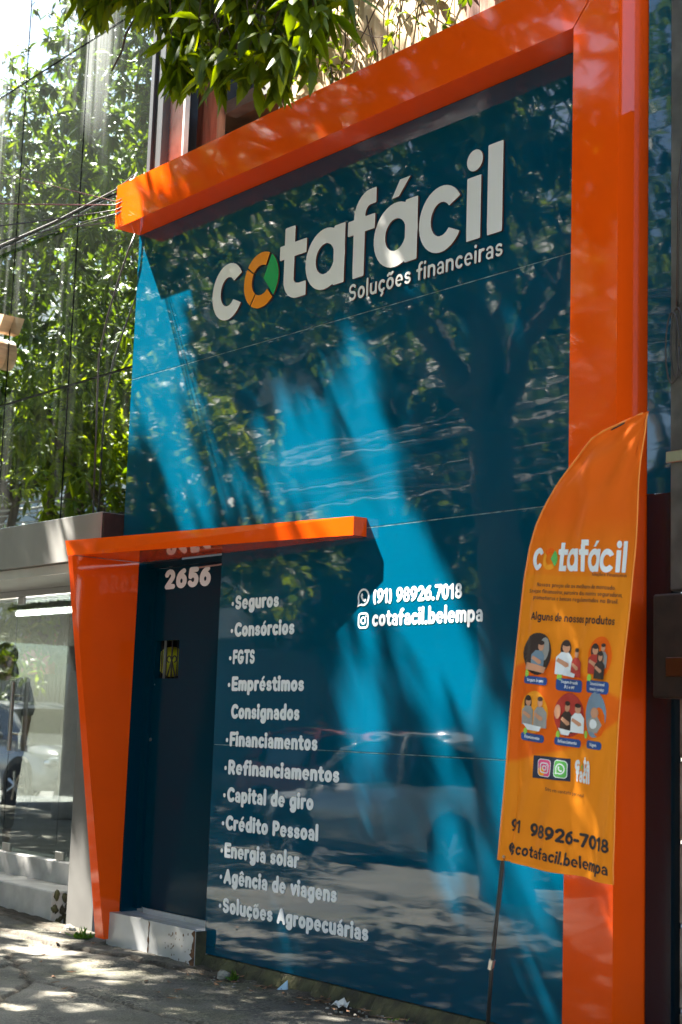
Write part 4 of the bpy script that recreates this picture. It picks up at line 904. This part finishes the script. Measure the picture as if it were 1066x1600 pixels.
at = me.attributes.new('tone', 'FLOAT', 'POINT'); at.data.foreach_set('value', np.array(amb, np.float32))
cm = M['cloth']; n_ = cm.node_tree; pr = n_.nodes['Principled BSDF']; ta = n_.nodes.new('ShaderNodeAttribute'); ta.attribute_name = 'tone'
cr = n_.nodes.new('ShaderNodeValToRGB'); cr.color_ramp.elements[0].color = (.92, .16, .006, 1); cr.color_ramp.elements[1].color = (.95, .30, .012, 1)
n_.links.new(ta.outputs['Fac'], cr.inputs[0]); n_.links.new(cr.outputs[0], pr.inputs['Base Color'])
tl = n_.nodes.new('ShaderNodeBsdfTranslucent'); n_.links.new(cr.outputs[0], tl.inputs[0]); mx = n_.nodes.new('ShaderNodeMixShader'); mx.inputs[0].default_value = .3
n_.links.new(pr.outputs[0], mx.inputs[1]); n_.links.new(tl.outputs[0], mx.inputs[2]); n_.links.new(mx.outputs[0], n_.nodes['Material Output'].inputs['Surface'])
me.materials.append(cm); ob = link('banner_cloth', me, flag)
mb = MB(); pole = [(-4.527, -.592, GZ), (-4.50, -.592, -1.0)] + [cloth_pt(np.interp(t, lt_, ls_) + .012, t, -.012) for t in np.linspace(-.01, 1.85, 34)]
mb.tube(pole, [.0085] * 4 + [.0085 - .005 * i / 32 for i in range(len(pole) - 4)], 8); ob = mb.build('pole', M['pole'], None, True); ob.parent = flag; ob.matrix_parent_inverse = finv
mb = MB().tube([cloth_pt(np.interp(t, lt_, ls_) + .001, t) for t in np.linspace(-.01, 1.86, 60)], .0045, 6).tube([cloth_pt(np.interp(t, rt_, rs_) + (.008 * math.sin(t * 6)), t) for t in np.linspace(0, 1.86, 60)], .003, 5)
ob = mb.build('hem', M['cloth_edge'], None, True); ob.parent = flag; ob.matrix_parent_inverse = finv
mb = MB().tube([(-4.495, -.592, -.95), (-4.505, -.592, -.99)], .013, 10); ob = mb.build('pole_joint', M['steel']); ob.parent = flag; ob.matrix_parent_inverse = finv
cd = MB().tube([cloth_pt(.03, .004, .004), cloth_pt(.05, -.08, .01), cloth_pt(.047, -.2, .01), cloth_pt(.035, -.30, .0), cloth_pt(.02, -.36, 0)], .0016, 5); ob = cd.build('tie_cord', M['cable'], None, True); ob.parent = flag; ob.matrix_parent_inverse = finv
ob = MB().tube([cloth_pt(.028, .008, .006), cloth_pt(.028, .008, -.004)], .006, 10).build('eyelet', M['steel']); ob.parent = flag; ob.matrix_parent_inverse = finv
def flag_print(name, layers):
    V, Fc, mi, mats = [], [], [], []
    for k, (loops, mk) in enumerate(layers):
        me = curve_mesh(loops, 0); o = len(V)
        bm = bmesh.new(); bm.from_mesh(me); bmesh.ops.triangulate(bm, faces=bm.faces[:])
        for _ in range(4):
            le = [e for e in bm.edges if e.calc_length() > .022]
            if not le: break
            bmesh.ops.subdivide_edges(bm, edges=le, cuts=1); bmesh.ops.triangulate(bm, faces=bm.faces[:])
        bm.to_mesh(me); bm.free()
        for v in me.vertices: V.append(cloth_pt(v.co.x, v.co.y, .0026 + .0006 * k))
        for p in me.polygons: Fc.append([i + o for i in p.vertices]); mi.append(k)
        mats.append(M[mk]); bpy.data.meshes.remove(me)
    me = bpy.data.meshes.new(name); me.from_pydata(V, [], Fc); me.update()
    for m in mats: me.materials.append(m)
    me.polygons.foreach_set('material_index', mi); return link(name, me, flag)
def ftext(name, txt, s0, t0, width, cap, mk, wt=.2): return flag_print(name, [([[(p[0] + s0, p[1] + t0) for p in l] for l in text_loops(txt, wt, width, cap)], mk)])
def shift(loops, dx, dy, k=1): return [[(p[0] * k + dx, p[1] * k + dy) for p in l] for l in loops]
def ell(cx, cy, rx, ry, n=26): return [(cx + rx * math.cos(2 * math.pi * i / n), cy + ry * math.sin(2 * math.pi * i / n)) for i in range(n)]
# wordmark (small copy of the wall logo)
k = .196; c0 = -7.63
def small(f, x0, x1): return [[((p[0] - c0) * k + .068, p[1] * k * 1.34 + 1.219) for p in l] for l in letter(f, x0, x1, st=.009)]
WM = small(cshape(-7.458), -7.63, -7.28)
WT = [small(lambda X, Y: np.minimum(np.minimum(sd_box(X, Y, -6.885, -6.787, .0, .455), sd_box(X, Y, -6.93, -6.672, .262, .350)), sd_box(X, Y, -6.88, -6.68, .0, .088)), -6.94, -6.65), small(ashape(-6.497), -6.69, -6.31),
      small(lambda X, Y: np.minimum(np.minimum(sd_box(X, Y, -6.245, -6.147, .003, .43), sd_box(X, Y, -6.296, -6.062, .262, .350)), sd_box(X, Y, -6.235, -6.056, .410, .502)), -6.31, -6.04), small(ashape(-5.888), -6.09, -5.70),
      small(cshape(-5.528, .17), -5.71, -5.34), small(lambda X, Y: sd_box(X, Y, -5.334, -5.232, .008, .350), -5.35, -5.21), small(lambda X, Y: sd_box(X, Y, -5.184, -5.077, .008, .492), -5.20, -5.06)]
def mapk(l): return [((p[0] - c0) * k + .068, p[1] * k * 1.34 + 1.219) for p in l]
flag_print('flag_wordmark', [(sum([WM] + WT, []) + [mapk([(-5.925, .395), (-5.868, .395), (-5.778, .490), (-5.862, .490)]), mapk(circ(-5.281, .438, .058, 16))], 'whiteink'),
    ([mapk(sector(63, 143))], 'cloth'), ([mapk(sector(147, 233))], 'cloth_lt'), ([mapk(sector(237, 313))], 'cloth_lt'), ([mapk(circ(ocx, ocz, .178, 10, -42, 54) + [(ocx + .028, ocz + .005)])], 'greenink')])
ftext('flag_tagline', 'Soluções Financeiras', .408, 1.203, .168, .014, 'brownink', .16)
ftext('flag_text', 'Nossos preços são os melhores do mercado.', .118, 1.150, .408, .017, 'brownink', .17)
ftext('flag_text', 'Serviços financeiros, parceira das maiores seguradoras,', .068, 1.122, .498, .017, 'brownink', .17)
ftext('flag_text', 'promotoras e bancos regulamentados no Brasil.', .104, 1.095, .444, .017, 'brownink', .17)
ftext('flag_heading', 'Alguns de nossos produtos', .104, 1.008, .44, .034, 'ink', .165)
ftext('flag_text', 'Entre em contato por e-mail', .24, .313, .205, .014, 'brownink', .15)
ftext('flag_phone', '91', .054, .118, .062, .056, 'ink', .17); ftext('flag_phone', '98926-7018', .168, .116, .432, .056, 'ink', .21)
ftext('flag_handle', '@cotafacil.belempa', .05, .030, .545, .048, 'ink', .19)
def person_print(cx, cy, h, torso, hair='hairink', lean=0.0, longhair=False):
    hx = cx + lean; out = []
    if longhair: out.append(([ell(hx - .002, cy + h * .26, h * .17, h * .27, 16)], hair))
    out.append(([[(cx - h * .28, cy - h * .5), (cx - h * .27, cy), (cx - h * .12, cy + h * .16), (cx + h * .12, cy + h * .16), (cx + h * .27, cy), (cx + h * .28, cy - h * .5)]], torso))
    out.append(([ell(hx, cy + h * .30, h * .12, h * .155, 14)], 'skinink')); out.append(([ell(hx, cy + h * .41, h * .13, h * .075, 12)], hair))
    out.append(([[(cx - h * .25, cy - h * .12), (cx + h * .05, cy - h * .28), (cx + h * .16, cy - h * .24), (cx + h * .14, cy - h * .16), (cx - h * .2, cy - h * .02)]], 'skinink')); return out
pics = [(.151, .868, [([ell(.151, .868, .078, .088)], 'hairink'), ([ell(.185, .89, .03, .05, 12)], 'greyink')] + person_print(.155, .862, .13, 'denimink', lean=.012) + [([[(.09, .80), (.20, .79), (.21, .815), (.10, .83)]], 'skinink')]),
        (.325, .866, person_print(.292, .862, .14, 'whiteink', lean=.004, longhair=True) + person_print(.362, .848, .12, 'redink') + [([[(.29, .79), (.36, .785), (.365, .80), (.30, .81)]], 'whiteink')]),
        (.489, .875, [([ell(.489, .875, .062, .086)], 'cloth')] + person_print(.462, .868, .12, 'redink', longhair=True) + person_print(.505, .885, .10, 'greyink') + person_print(.498, .845, .11, 'hairink', longhair=True)),
        (.154, .626, [([ell(.154, .626, .080, .088)], 'cloth_lt')] + person_print(.115, .630, .12, 'greyink', longhair=True) + person_print(.195, .630, .13, 'greyink') + [([[(.09, .575), (.21, .57), (.20, .55), (.12, .55)]], 'whiteink')]),
        (.339, .633, [([ell(.339, .633, .080, .090)], 'redink')] + person_print(.33, .625, .13, 'hairink') + person_print(.39, .625, .12, 'whiteink') + [([[(.29, .575), (.36, .57), (.35, .55), (.31, .55)]], 'whiteink'), ([ell(.28, .64, .016, .03, 10)], 'skinink')]),
        (.488, .648, [([ell(.488, .648, .060, .092)], 'denimink'), ([ell(.515, .62, .03, .06, 12)], 'cloth'), ([[(.442, .62), (.50, .655), (.532, .61), (.51, .575), (.455, .58)]], 'greyink'), ([ell(.485, .61, .025, .02, 10)], 'whiteink'), ([ell(.49, .655, .026, .022, 10)], 'skinink')])]
for i, (cx, cy, lay) in enumerate(pics):
    flag_print('product_picture', lay); flag_print('leaf_badge', [([ell(cx - .052, cy - .085, .011, .016, 12)], 'limeink')])
for cx, cy, wd, ls in [(.152, .757, .139, ['Seguro de carro']), (.332, .752, .142, ['Seguro de saúde'.replace('ú', 'u'), 'PJ e PF']), (.488, .757, .125, ['Consórcio de imóvel'.replace('ó', 'o').replace('ó', 'o'), 'móveis e serviço'.replace('ó', 'o')]), (.149, .520, .142, ['Financiamento']), (.338, .522, .135, ['Refinanciamento']), (.490, .527, .086, ['Viagem'])]:
    hh = .016 if len(ls) == 1 else .025; lay = [([rrect(cx - wd / 2, cy - hh, cx + wd / 2, cy + hh, .012)], 'blueink')]
    tx = []
    for j, l in enumerate(ls): W_ = wd * (.7 if len(l) > 8 else .45); tx += shift(text_loops(l, .18, W_, .013), cx - W_ / 2, cy - .006 + (.012 if len(ls) == 2 else 0) - .021 * j)
    lay.append((tx, 'whiteink')); flag_print('product_caption', lay)
flag_print('social_badge', [([[(.172, .449), (.360, .457), (.362, .366), (.169, .357)]], 'navyink'), ([rrect(.195, .368, .262, .440, .016)], 'whiteink'), ([rrect(.198, .371, .259, .437, .014)], 'pinkink'), ([rrect(.198, .371, .229, .404, .012)], 'cloth_lt'),
    (shift([l for l in ig_icon(.044)], .2065, .382), 'whiteink'), ([rrect(.284, .374, .350, .446, .016)], 'whiteink'), ([rrect(.287, .377, .347, .443, .014)], 'greenink'), (shift(wa_icon(.048), .293, .386), 'whiteink')])
flag_print('small_wordmark', [(shift(text_loops('c', .26, .026, .058), .380, .413), 'whiteink'), (shift(text_loops('ta', .26, .045, .058), .432, .417), 'whiteink'), (shift(text_loops('fácil', .26, .092, .060), .386, .371), 'whiteink'), ([ell(.418, .432, .010, .017, 12)], 'cloth_lt'), ([[(.418, .432), (.430, .446), (.430, .42)]], 'greenink')])

# ================================================================ CABLES
rr = random.Random(2)
for i, (z0, dz, dx, r_, mk, lb) in enumerate([(3.515, .02, -.13, .003, 'cable_red', 'topmost thin red cable strung from the left end of the orange beam'), (3.49, -.28, -.14, .005, 'cable_red', 'thicker red cable strung below the topmost one from the beam end'),
     (3.452, -.47, -.15, .005, 'cable', 'black cable sloping down left from the beam end, above the lowest pair'), (3.425, -.60, -.15, .0035, 'cable', 'thin dark cable of the lowest pair at the beam end'), (3.418, -.66, -.165, .003, 'cable', 'lowest thin cable leaving the beam end')]):
    pts = [(-8.50, -.185, z0 + .01), (-8.585, -.2, z0)]
    for k in range(1, 26): t = k * .3; pts.append((-8.585 + dx * t, -.2 - t, z0 + dz * .8 * t * (1 - t / 14)))
    tag(MB().tube(pts, r_, 6).build('service_cable', M[mk], None, True), lb, 'cable', 'service cables from the beam end to the street')
tag(MB().tube([(-8.45, -.17, 3.60), (-8.62, -.02, 3.78), (-8.94, .005, 3.745), (-9.8, .0, 3.72), (-10.7, .0, 3.738), (-12.2, .0, 3.8)], .007, 6).build('black_cable', M['cable'], None, True), 'thick black cable running along the glazing towards the beam', 'cable')
tag(MB().tube([(-8.575, -.03, 3.33), (-8.62, -.05, 3.22), (-8.72, -.06, 3.02), (-8.86, -.05, 2.78), (-8.98, -.03, 2.52), (-9.02, .0, 2.2), (-9.0, .01, 1.37)], .007, 6).build('drop_cable', M['cable'], None, True), 'black drop cable hanging down left from the beam corner over the glass', 'cable')
for i in range(9):
    z1 = 4.35 - i * .15; pts = []
    for k in range(24):
        x = -34 + k * 2.0; t = (x + 14.5) / 19.5; pts.append((x, -4.9 - .06 * (i % 3), z1 * .70 + .018 * i + (1.9 - .16 * i) * t * t + .03 * rr.uniform(-1, 1)))
    o = MB().tube(pts, rr.choice([.010, .014, .020]), 5).build('street_cable', M['cable_grey'], None, True)
    tag(o, 'dark overhead street cable sagging along the kerb', 'cable', 'overhead cables along the kerb')

# ================================================================ CARS
def car(label, loc, heading, paint, plate='GSV 2715', size=1.0):
    """length along +x (front), origin at ground centre"""
    t = thing('parked_car', label, 'car', loc); L_ = 4.2; R = Matrix.Rotation(heading, 4, 'Z')
    def cp(name, m, mb_, smooth=False, parent=None, dup_=None):
        ob = mb_.build(name, m, None, smooth); ob.parent = parent or t; return ob
    st = [(-2.1, .60, .45, .70, .62), (-2.05, .78, .28, .92, .70), (-1.75, .84, .24, .98, .76), (-1.0, .86, .22, .97, .78), (0, .87, .22, .95, .79), (.85, .86, .22, .93, .78), (1.3, .85, .23, .86, .74), (1.8, .80, .25, .76, .66), (2.03, .70, .30, .64, .55), (2.1, .55, .40, .55, .42)]
    mb = MB(); n = 12
    for x, hw, zb, zt, tw_ in st:
        pr = [(-hw * .92, zb), (-hw, zb + .10), (-hw, (zb + zt) / 2), (-hw * .97, zt - .10), (-tw_, zt - .01), (-tw_ * .5, zt + .02), (tw_ * .5, zt + .02), (tw_, zt - .01), (hw * .97, zt - .10), (hw, (zb + zt) / 2), (hw, zb + .10), (hw * .92, zb)]
        mb.v += [(x, a, b) for a, b in pr]
    for i in range(len(st) - 1):
        for k in range(n): mb.f.append((i * n + k, i * n + (k + 1) % n, (i + 1) * n + (k + 1) % n, (i + 1) * n + k))
    mb.f.append(tuple(range(n))); mb.f.append(tuple((len(st) - 1) * n + k for k in range(n))[::-1]); cp('body', paint, mb, True)
    gh = [(-1.95, .62, .93, .55, .98), (-1.45, .70, .93, .58, 1.36), (-.7, .72, .93, .60, 1.45), (.15, .72, .92, .60, 1.45), (.55, .72, .92, .58, 1.34), (1.25, .68, .87, .60, .90)]
    mb = MB()
    for x, w0, z0, w1, z1 in gh: mb.v += [(x, -w0, z0), (x, -w1, z1), (x, w1, z1), (x, w0, z0)]
    for i in range(len(gh) - 1):
        for k in range(3): mb.f.append((i * 4 + k, i * 4 + k + 1, (i + 1) * 4 + k + 1, (i + 1) * 4 + k))
    cp('windows', M['carglass'], mb)
    mb = MB(); rf = [(-1.5, .58, 1.36), (-.7, .61, 1.46), (.15, .61, 1.46), (.50, .58, 1.36)]
    for x, w1, z in rf: mb.v += [(x, -w1, z), (x, -w1 * .6, z + .03), (x, w1 * .6, z + .03), (x, w1, z)]
    for i in range(3):
        for k in range(3): mb.f.append((i * 4 + k, i * 4 + k + 1, (i + 1) * 4 + k + 1, (i + 1) * 4 + k))
    cp('roof', paint, mb, True)
    for sgn in (-1, 1):
        mb = MB().tube([(1.25, sgn * .70, .90), (.5, sgn * .60, 1.36)], .035, 6).tube([(-.35, sgn * .74, .93), (-.35, sgn * .62, 1.44)], .04, 6).tube([(-1.95, sgn * .66, .95), (-1.48, sgn * .60, 1.36)], .06, 6).tube([(-1.48, sgn * .60, 1.36), (-.7, sgn * .62, 1.45), (.15, sgn * .62, 1.45), (.5, sgn * .60, 1.36)], .03, 6)
        cp('pillar', paint, mb, True)
        cp('mirror', paint, MB().sphere((.82, sgn * .95, .98), .10, 10, 8, (.7, 1, .7)), True)
        cp('headlight', M['lampglass'], MB().sphere((1.93, sgn * .58, .64), .16, 14, 8, (1.0, 1.1, .55)), True)
        cp('tail_light', M['red'], MB().sphere((-2.03, sgn * .66, .80), .11, 10, 8, (.5, 1, 1.2)), True)
        for x in (-1.32, 1.30):
            cp('wheel_arch', M['black'], MB().tube([(x, sgn * .80, .34), (x, sgn * .875, .34)], .385, 24), False)
            wh = cp('wheel', M['tyre'], MB().tube([(x, sgn * .72, .31), (x, sgn * .885, .31)], .31, 24), False)
            mb = MB().tube([(x, sgn * .84, .31), (x, sgn * .893, .31)], .06, 12)
            for a in range(7): an = 2 * math.pi * a / 7; mb.tube([(x, sgn * .888, .31), (x + .2 * math.cos(an), sgn * .886, .31 + .2 * math.sin(an))], .022, 5)
            cp('rim', M['steel'], mb, False, wh)
    cp('grille', M['black'], MB().box(2.07, 2.115, -.42, .42, .44, .60).box(2.06, 2.11, -.5, .5, .28, .38))
    pl = cp('number_plate', M['platewhite'], MB().box(2.118, 2.13, -.21, .21, .40, .52, bev=.003))
    me = curve_mesh(text_loops(plate, .16, .36, .075), 0); me.transform(Matrix(((0, 0, 1, 2.132), (1, 0, 0, -.18), (0, 1, 0, .425), (0, 0, 0, 1)))); me.materials.clear(); me.materials.append(M['ink'])
    o = bpy.data.objects.new('plate_text', me); COL.objects.link(o); o.parent = pl
    t.rotation_euler = (0, 0, heading); t.scale = (size,) * 3; return t
car('white car at the near kerb, its flank mirrored in the teal wall', (-12.2, -6.3, -1.55), math.pi, M['carsilver'])
car('white car in the road with its front mirrored in the glass door', (-24.4, -7.1, -1.55), 0, M['carwhite'], size=1.2)
car('red car in the far lane behind the silver one, mirrored low in the teal wall', (-16.2, -8.9, -1.55), 0, M['red'])
car('white car behind, further down the far lane', (-31.0, -10.0, -1.55), 0, M['carwhite'])

# ================================================================ BUILDINGS ACROSS
def block(name, label, x0, x1, y1, y0, h, m, storeys, cols):
    b = thing(name, label, 'building', ((x0 + x1) / 2, y1, GZ)); inv = Matrix.Translation(-Vector(b.location))
    o = MB().box(x0, x1, y0, y1, GZ - .1, GZ + h).build('wall', m); o.parent = b; o.matrix_parent_inverse = inv
    o = MB().box(x0 - .2, x1 + .2, y0 - .2, y1 + .25, GZ + h, GZ + h + .3).build('parapet', m); o.parent = b; o.matrix_parent_inverse = inv
    for s_ in range(1, storeys):
        for c in range(cols):
            xa = x0 + (x1 - x0) * (c + .22) / cols; xb = x0 + (x1 - x0) * (c + .78) / cols; z = GZ + h * s_ / storeys + .9
            o = MB().box(xa, xb, y1 + .002, y1 + .04, z, z + 1.3).build('window', M['window']); o.parent = b; o.matrix_parent_inverse = inv
    return b, inv
b, inv = block('white_block', 'white four storey block across the road, seen mirrored in the glazing', -50, -22, -17, -28, 13, M['wallwhite'], 4, 6)
for x in np.arange(-39.5, -22.5, .30):
    pass
mb = MB()
for x in np.arange(-49.5, -22.5, .28): mb.box(x, x + .2, -16.95, -16.9, GZ, GZ + 3.45)
o = mb.build('shutter', M['shutter']); o.parent = b; o.matrix_parent_inverse = inv
o = MB().box(-42.9, -41.0, -16.89, -16.6, GZ + 2.7, GZ + 4.3).build('red_fascia', M['red']); o.parent = b; o.matrix_parent_inverse = inv
o = MB().box(-36, -22.2, -16.89, -16.6, GZ + 3.5, GZ + 4.3).build('shop_fascia', M['ltgrey']); o.parent = b; o.matrix_parent_inverse = inv
b, inv = block('cream_block', 'cream three storey block across the road beside the white one', -21.5, -8, -17.5, -28, 9.5, M['wallcream'], 3, 5)
o = MB().box(-21, -8.5, -17.45, -17.2, GZ, GZ + 2.4).build('shutter', M['shutter']); o.parent = b; o.matrix_parent_inverse = inv
b, inv = block('low_shop', 'low white shop across the road nearest the camera', -7.5, 6, -17, -26, 5.0, M['wallwhite'], 2, 4)
b, inv = block('far_block', 'tall pale block further down the road', -72, -51, -16, -30, 18, M['wallwhite'], 6, 6)

# ================================================================ PEOPLE
def skin_body(name, joints, edges, m, parent):
    me = bpy.data.meshes.new(name); me.from_pydata([j[0] for j in joints], edges, []); o = bpy.data.objects.new(name, me); COL.objects.link(o)
    md = o.modifiers.new('skin', 'SKIN'); md.use_smooth_shade = True; sv = me.skin_vertices[0].data
    for i, j in enumerate(joints): sv[i].radius = (j[1], j[2] if len(j) > 2 else j[1])
    sv[0].use_root = True; o.modifiers.new('sub', 'SUBSURF').levels = 2; o.modifiers['sub'].render_levels = 2
    bpy.context.view_layer.update()
    em = bpy.data.meshes.new_from_object(o.evaluated_get(bpy.context.evaluated_depsgraph_get())); bpy.data.objects.remove(o); em.materials.clear(); em.materials.append(m)
    o = bpy.data.objects.new(name, em); COL.objects.link(o); o.parent = parent; return o
def person(label, loc, rz, top, top_key, legs_key, hair_long):
    t = thing('person', label, 'person', loc); t.rotation_euler = (0, 0, rz)
    J = [((0, 0, .95), .13, .10), ((0, 0, 1.12), .12, .09), ((0, 0, 1.32), .15, .10), ((0, 0, 1.46), .06, .06), ((0, .01, 1.53), .05, .05), ((0, .02, 1.60), .075, .09), ((0, .02, 1.69), .07, .085),
         ((.17, 0, 1.40), .055), ((.22, .02, 1.14), .042), ((.20, .12, .92), .03), ((-.17, 0, 1.40), .055), ((-.22, .02, 1.14), .042), ((-.20, .12, .92), .03),
         ((.09, 0, .85), .085), ((.10, .02, .48), .06), ((.10, 0, .10), .04), ((.10, .12, .04), .035), ((-.09, 0, .85), .085), ((-.10, .02, .48), .06), ((-.10, 0, .10), .04), ((-.10, .12, .04), .035)]
    E_ = [(0, 1), (1, 2), (2, 3), (3, 4), (4, 5), (5, 6), (2, 7), (7, 8), (8, 9), (2, 10), (10, 11), (11, 12), (0, 13), (13, 14), (14, 15), (15, 16), (0, 17), (17, 18), (18, 19), (19, 20)]
    for sgn, w_ in ((1, 9), (-1, 12)):
        base = J[w_][0]
        for k in range(5):
            o_ = len(J); dx_ = sgn * (.028 - .014 * k) if k < 4 else -sgn * .03; J.append(((base[0] + dx_, base[1] + .03, base[2] - .05), .010)); J.append(((base[0] + dx_ * 1.15, base[1] + .05, base[2] - (.10 if k < 4 else .07) + .004 * k), .008)); E_ += [(w_, o_), (o_, o_ + 1)]
    skin_body('body', J, E_, M['skin'], t)
    skin_body(top, [((0, 0, .93), .20, .17), ((0, 0, 1.12), .19, .16), ((0, 0, 1.35), .22, .17), ((.17, 0, 1.42), .10), ((.225, .02, 1.12), .075), ((-.17, 0, 1.42), .10), ((-.225, .02, 1.12), .075)], [(0, 1), (1, 2), (2, 3), (3, 4), (2, 5), (5, 6)], M[top_key], t)
    skin_body('trousers', [((0, 0, .93), .19, .16), ((.095, 0, .80), .125), ((.10, .02, .48), .075), ((.10, 0, .12), .06), ((-.095, 0, .80), .125), ((-.10, .02, .48), .075), ((-.10, 0, .12), .06)], [(0, 1), (1, 2), (2, 3), (0, 4), (4, 5), (5, 6)], M[legs_key], t)
    mb = MB().sphere((0, -.028, 1.68), .100, 16, 12, (.92, 1.0, 1.05))
    if hair_long: t.scale = (.92,) * 3; mb = MB().sphere((0, -.060, 1.69), .112, 16, 12, (.95, .95, 1.05)).sphere((0, -.07, 1.52), .115, 14, 10, (1.05, .55, 1.4))
    o = mb.build('hair', M['hair'], None, True); o.parent = t
    o = MB().sphere((.030, .105, 1.655), .012, 8, 6).sphere((-.030, .105, 1.655), .012, 8, 6).build('eyes', M['hair'], None, True); o.parent = t
    o = MB().sphere((0, .118, 1.625), .015, 8, 6, (.8, 1, 1.5)).build('nose', M['skin'], None, True); o.parent = t
    o = MB().sphere((0, .108, 1.585), .02, 10, 6, (1.3, .5, .35)).build('lips', M['redink'], None, True); o.parent = t
person('dark haired woman in a white shirt standing inside the glass door', (-11.40, .66, -1.06), math.radians(-118), 'shirt', 'shirt', 'trousers', True)
person('man in a yellow green vest across the road, mirrored beside the list', (-18.1, -9.6, -1.55), math.radians(-50), 'vest', 'vest', 'trousers', False)
# yellow ball behind the door grille
tag(MB().sphere((-8.375, .31, .385), .10, 24, 16).build('ball', M['yellow'], None, True), 'bright yellow ball behind the small barred door window', 'ball')

# ================================================================ LITTER, STONES, WEEDS
def rock(name, label, c, s, seed, m, cat='stone', group=None):
    r = random.Random(seed); mb = MB().sphere(c, 1, 9, 6, s); mb.v = [tuple(c[i] + (v[i] - c[i]) * r.uniform(.75, 1.2) for i in range(3)) for v in mb.v]
    return tag(mb.build(name, m), label, cat, group)
rock('rubble_stone', 'largest loose stone beside the grey pilaster', (-8.95, -.02, -1.405), (.055, .04, .035), 1, M['stone'])
rr = random.Random(6)
def gravel(name, label, n, xr, yr, z, sr):
    mb = MB()
    for i in range(n):
        c = (rr.uniform(*xr), rr.uniform(*yr), z); k = len(mb.v); q_ = rr.uniform(*sr); mb.sphere(c, 1, 7, 4, (q_ * rr.uniform(.6, 1.3), q_ * rr.uniform(.6, 1.3), q_ * .6))
        for a in range(k, len(mb.v)): mb.v[a] = tuple(c[b] + (mb.v[a][b] - c[b]) * rr.uniform(.75, 1.2) for b in range(3))
    tag(mb.build(name, M['stone']), label, 'gravel', kind='stuff')
gravel('rubble', 'loose rubble chips between the neighbour step and the orange leg', 110, (-9.7, -8.62), (-.16, .06), GZ - .002, (.005, .018))
rock('grey_stone', 'grey stone in the dirt below the teal wall with a weed beside it', (-6.98, -.17, -1.405), (.05, .035, .028), 2, M['stone'])
gravel('grit', 'grit in the damp dirt along the foot of the teal wall', 240, (-7.3, -4.4), (-.32, -.02), GZ - .012, (.003, .012))
gravel('grit', 'grit scattered over the worn pavement', 260, (-11, -5.2), (-1.6, -.05), GZ + .001, (.002, .006))
tag(MB().add([(-6.56, -.13, -1.43), (-6.48, -.10, -1.43), (-6.50, -.09, -1.365), (-6.55, -.15, -1.44), (-6.47, -.12, -1.44)], [(0, 1, 2), (3, 2, 4), (0, 2, 3)]).build('plastic_scrap', M['plastic']), 'pale blue triangular plastic scrap in the dirt under the wall', 'litter')
mb = MB(); g = [[(-6.06 + .022 * i + .0, -.10 - .018 * j, -1.425 + .03 * j * 0 + .012 * ((i * 7 + j * 5) % 3) + (.02 if j == 0 else 0)) for i in range(5)] for j in range(4)]
mb.add(sum(g, []), [(j * 5 + i, j * 5 + i + 1, (j + 1) * 5 + i + 1, (j + 1) * 5 + i) for j in range(3) for i in range(4)]); tag(mb.build('paper_scrap', M['paper']), 'crumpled white paper scrap in the dirt under the wall', 'litter')
0 and tag(MB().add([(-6.95, -.26, -1.428), (-6.88, -.25, -1.428), (-6.89, -.235, -1.427), (-6.95, -.24, -1.427)], [(0, 1, 2, 3)]).build('paper_bit', M['paper']), 'tiny flat white paper bit on the pavement', 'litter')
for i, (x, y_, ln, an) in enumerate([(-6.25, -.1, .2, .25), (-6.3, -.16, .12, -.5), (-5.75, -.15, .16, .5), (-6.7, -.12, .15, .1), (-5.4, -.2, .2, .3)]):
    a = Vector((x, y_, GZ - .006)); b_ = a + Vector((math.cos(an) * ln, math.sin(an) * ln * .3, .012)); q, rs = limb(a, b_, .005, .003, 5, .008, i); tag(MB().tube(q, rs, 5).build('fallen_twig', M['twig']), 'thin fallen twig in the dirt along the wall foot', 'twig', 'twigs along the wall foot')
for i in range(64):
    x, y_ = (rr.uniform(-7.2, -5.2), rr.uniform(-.34, -.05)) if i < 30 else (rr.uniform(-10, -6.5), rr.uniform(-1.4, -.15)); a = rr.uniform(0, 6.28); ln = rr.uniform(.02, .045); wd = ln * .3
    c, s_ = math.cos(a), math.sin(a); z = GZ + .004; P_ = lambda u, v, h: (x + c * u - s_ * v, y_ + s_ * u + c * v, z + h)
    tag(MB().add([P_(-ln, 0, .004), P_(0, -wd, .0), P_(0, 0, .006), P_(0, wd, .0), P_(ln, 0, .008)], [(0, 1, 2), (0, 2, 3), (1, 4, 2), (2, 4, 3)]).build('fallen_leaf', M['dryleaf']), 'small dry brown leaf lying on the pavement', 'leaf', 'dry leaves on the pavement')
def weed(label, c, n, L, seed):
    g = np.random.default_rng(seed); cs = np.array(c) + g.normal(0, .018, (n, 3)) * [1, 1, .3]
    ax = g.normal(0, .5, (n, 3)) + [0, 0, 1.2]; me = leaves_mesh('weed', cs, M['weed'], 4, L, L * .4, g, droop=.25, axis=ax); o = link('weed', me); return tag(o, label, 'weed')
weed('leafy green weed at the foot of the orange leg', (-8.62, -.10, -1.40), 14, .07, 1)
weed('small weed beside the grey stone under the teal wall', (-6.90, -.15, -1.41), 7, .04, 2)
weed('tiny weed under the right part of the teal wall', (-5.62, -.10, -1.43), 6, .035, 3)
tag(MB().box(-9.18, -8.86, .105, .12, -1.445, -1.425).build('pavement_edge', M['rust']), kind='structure')
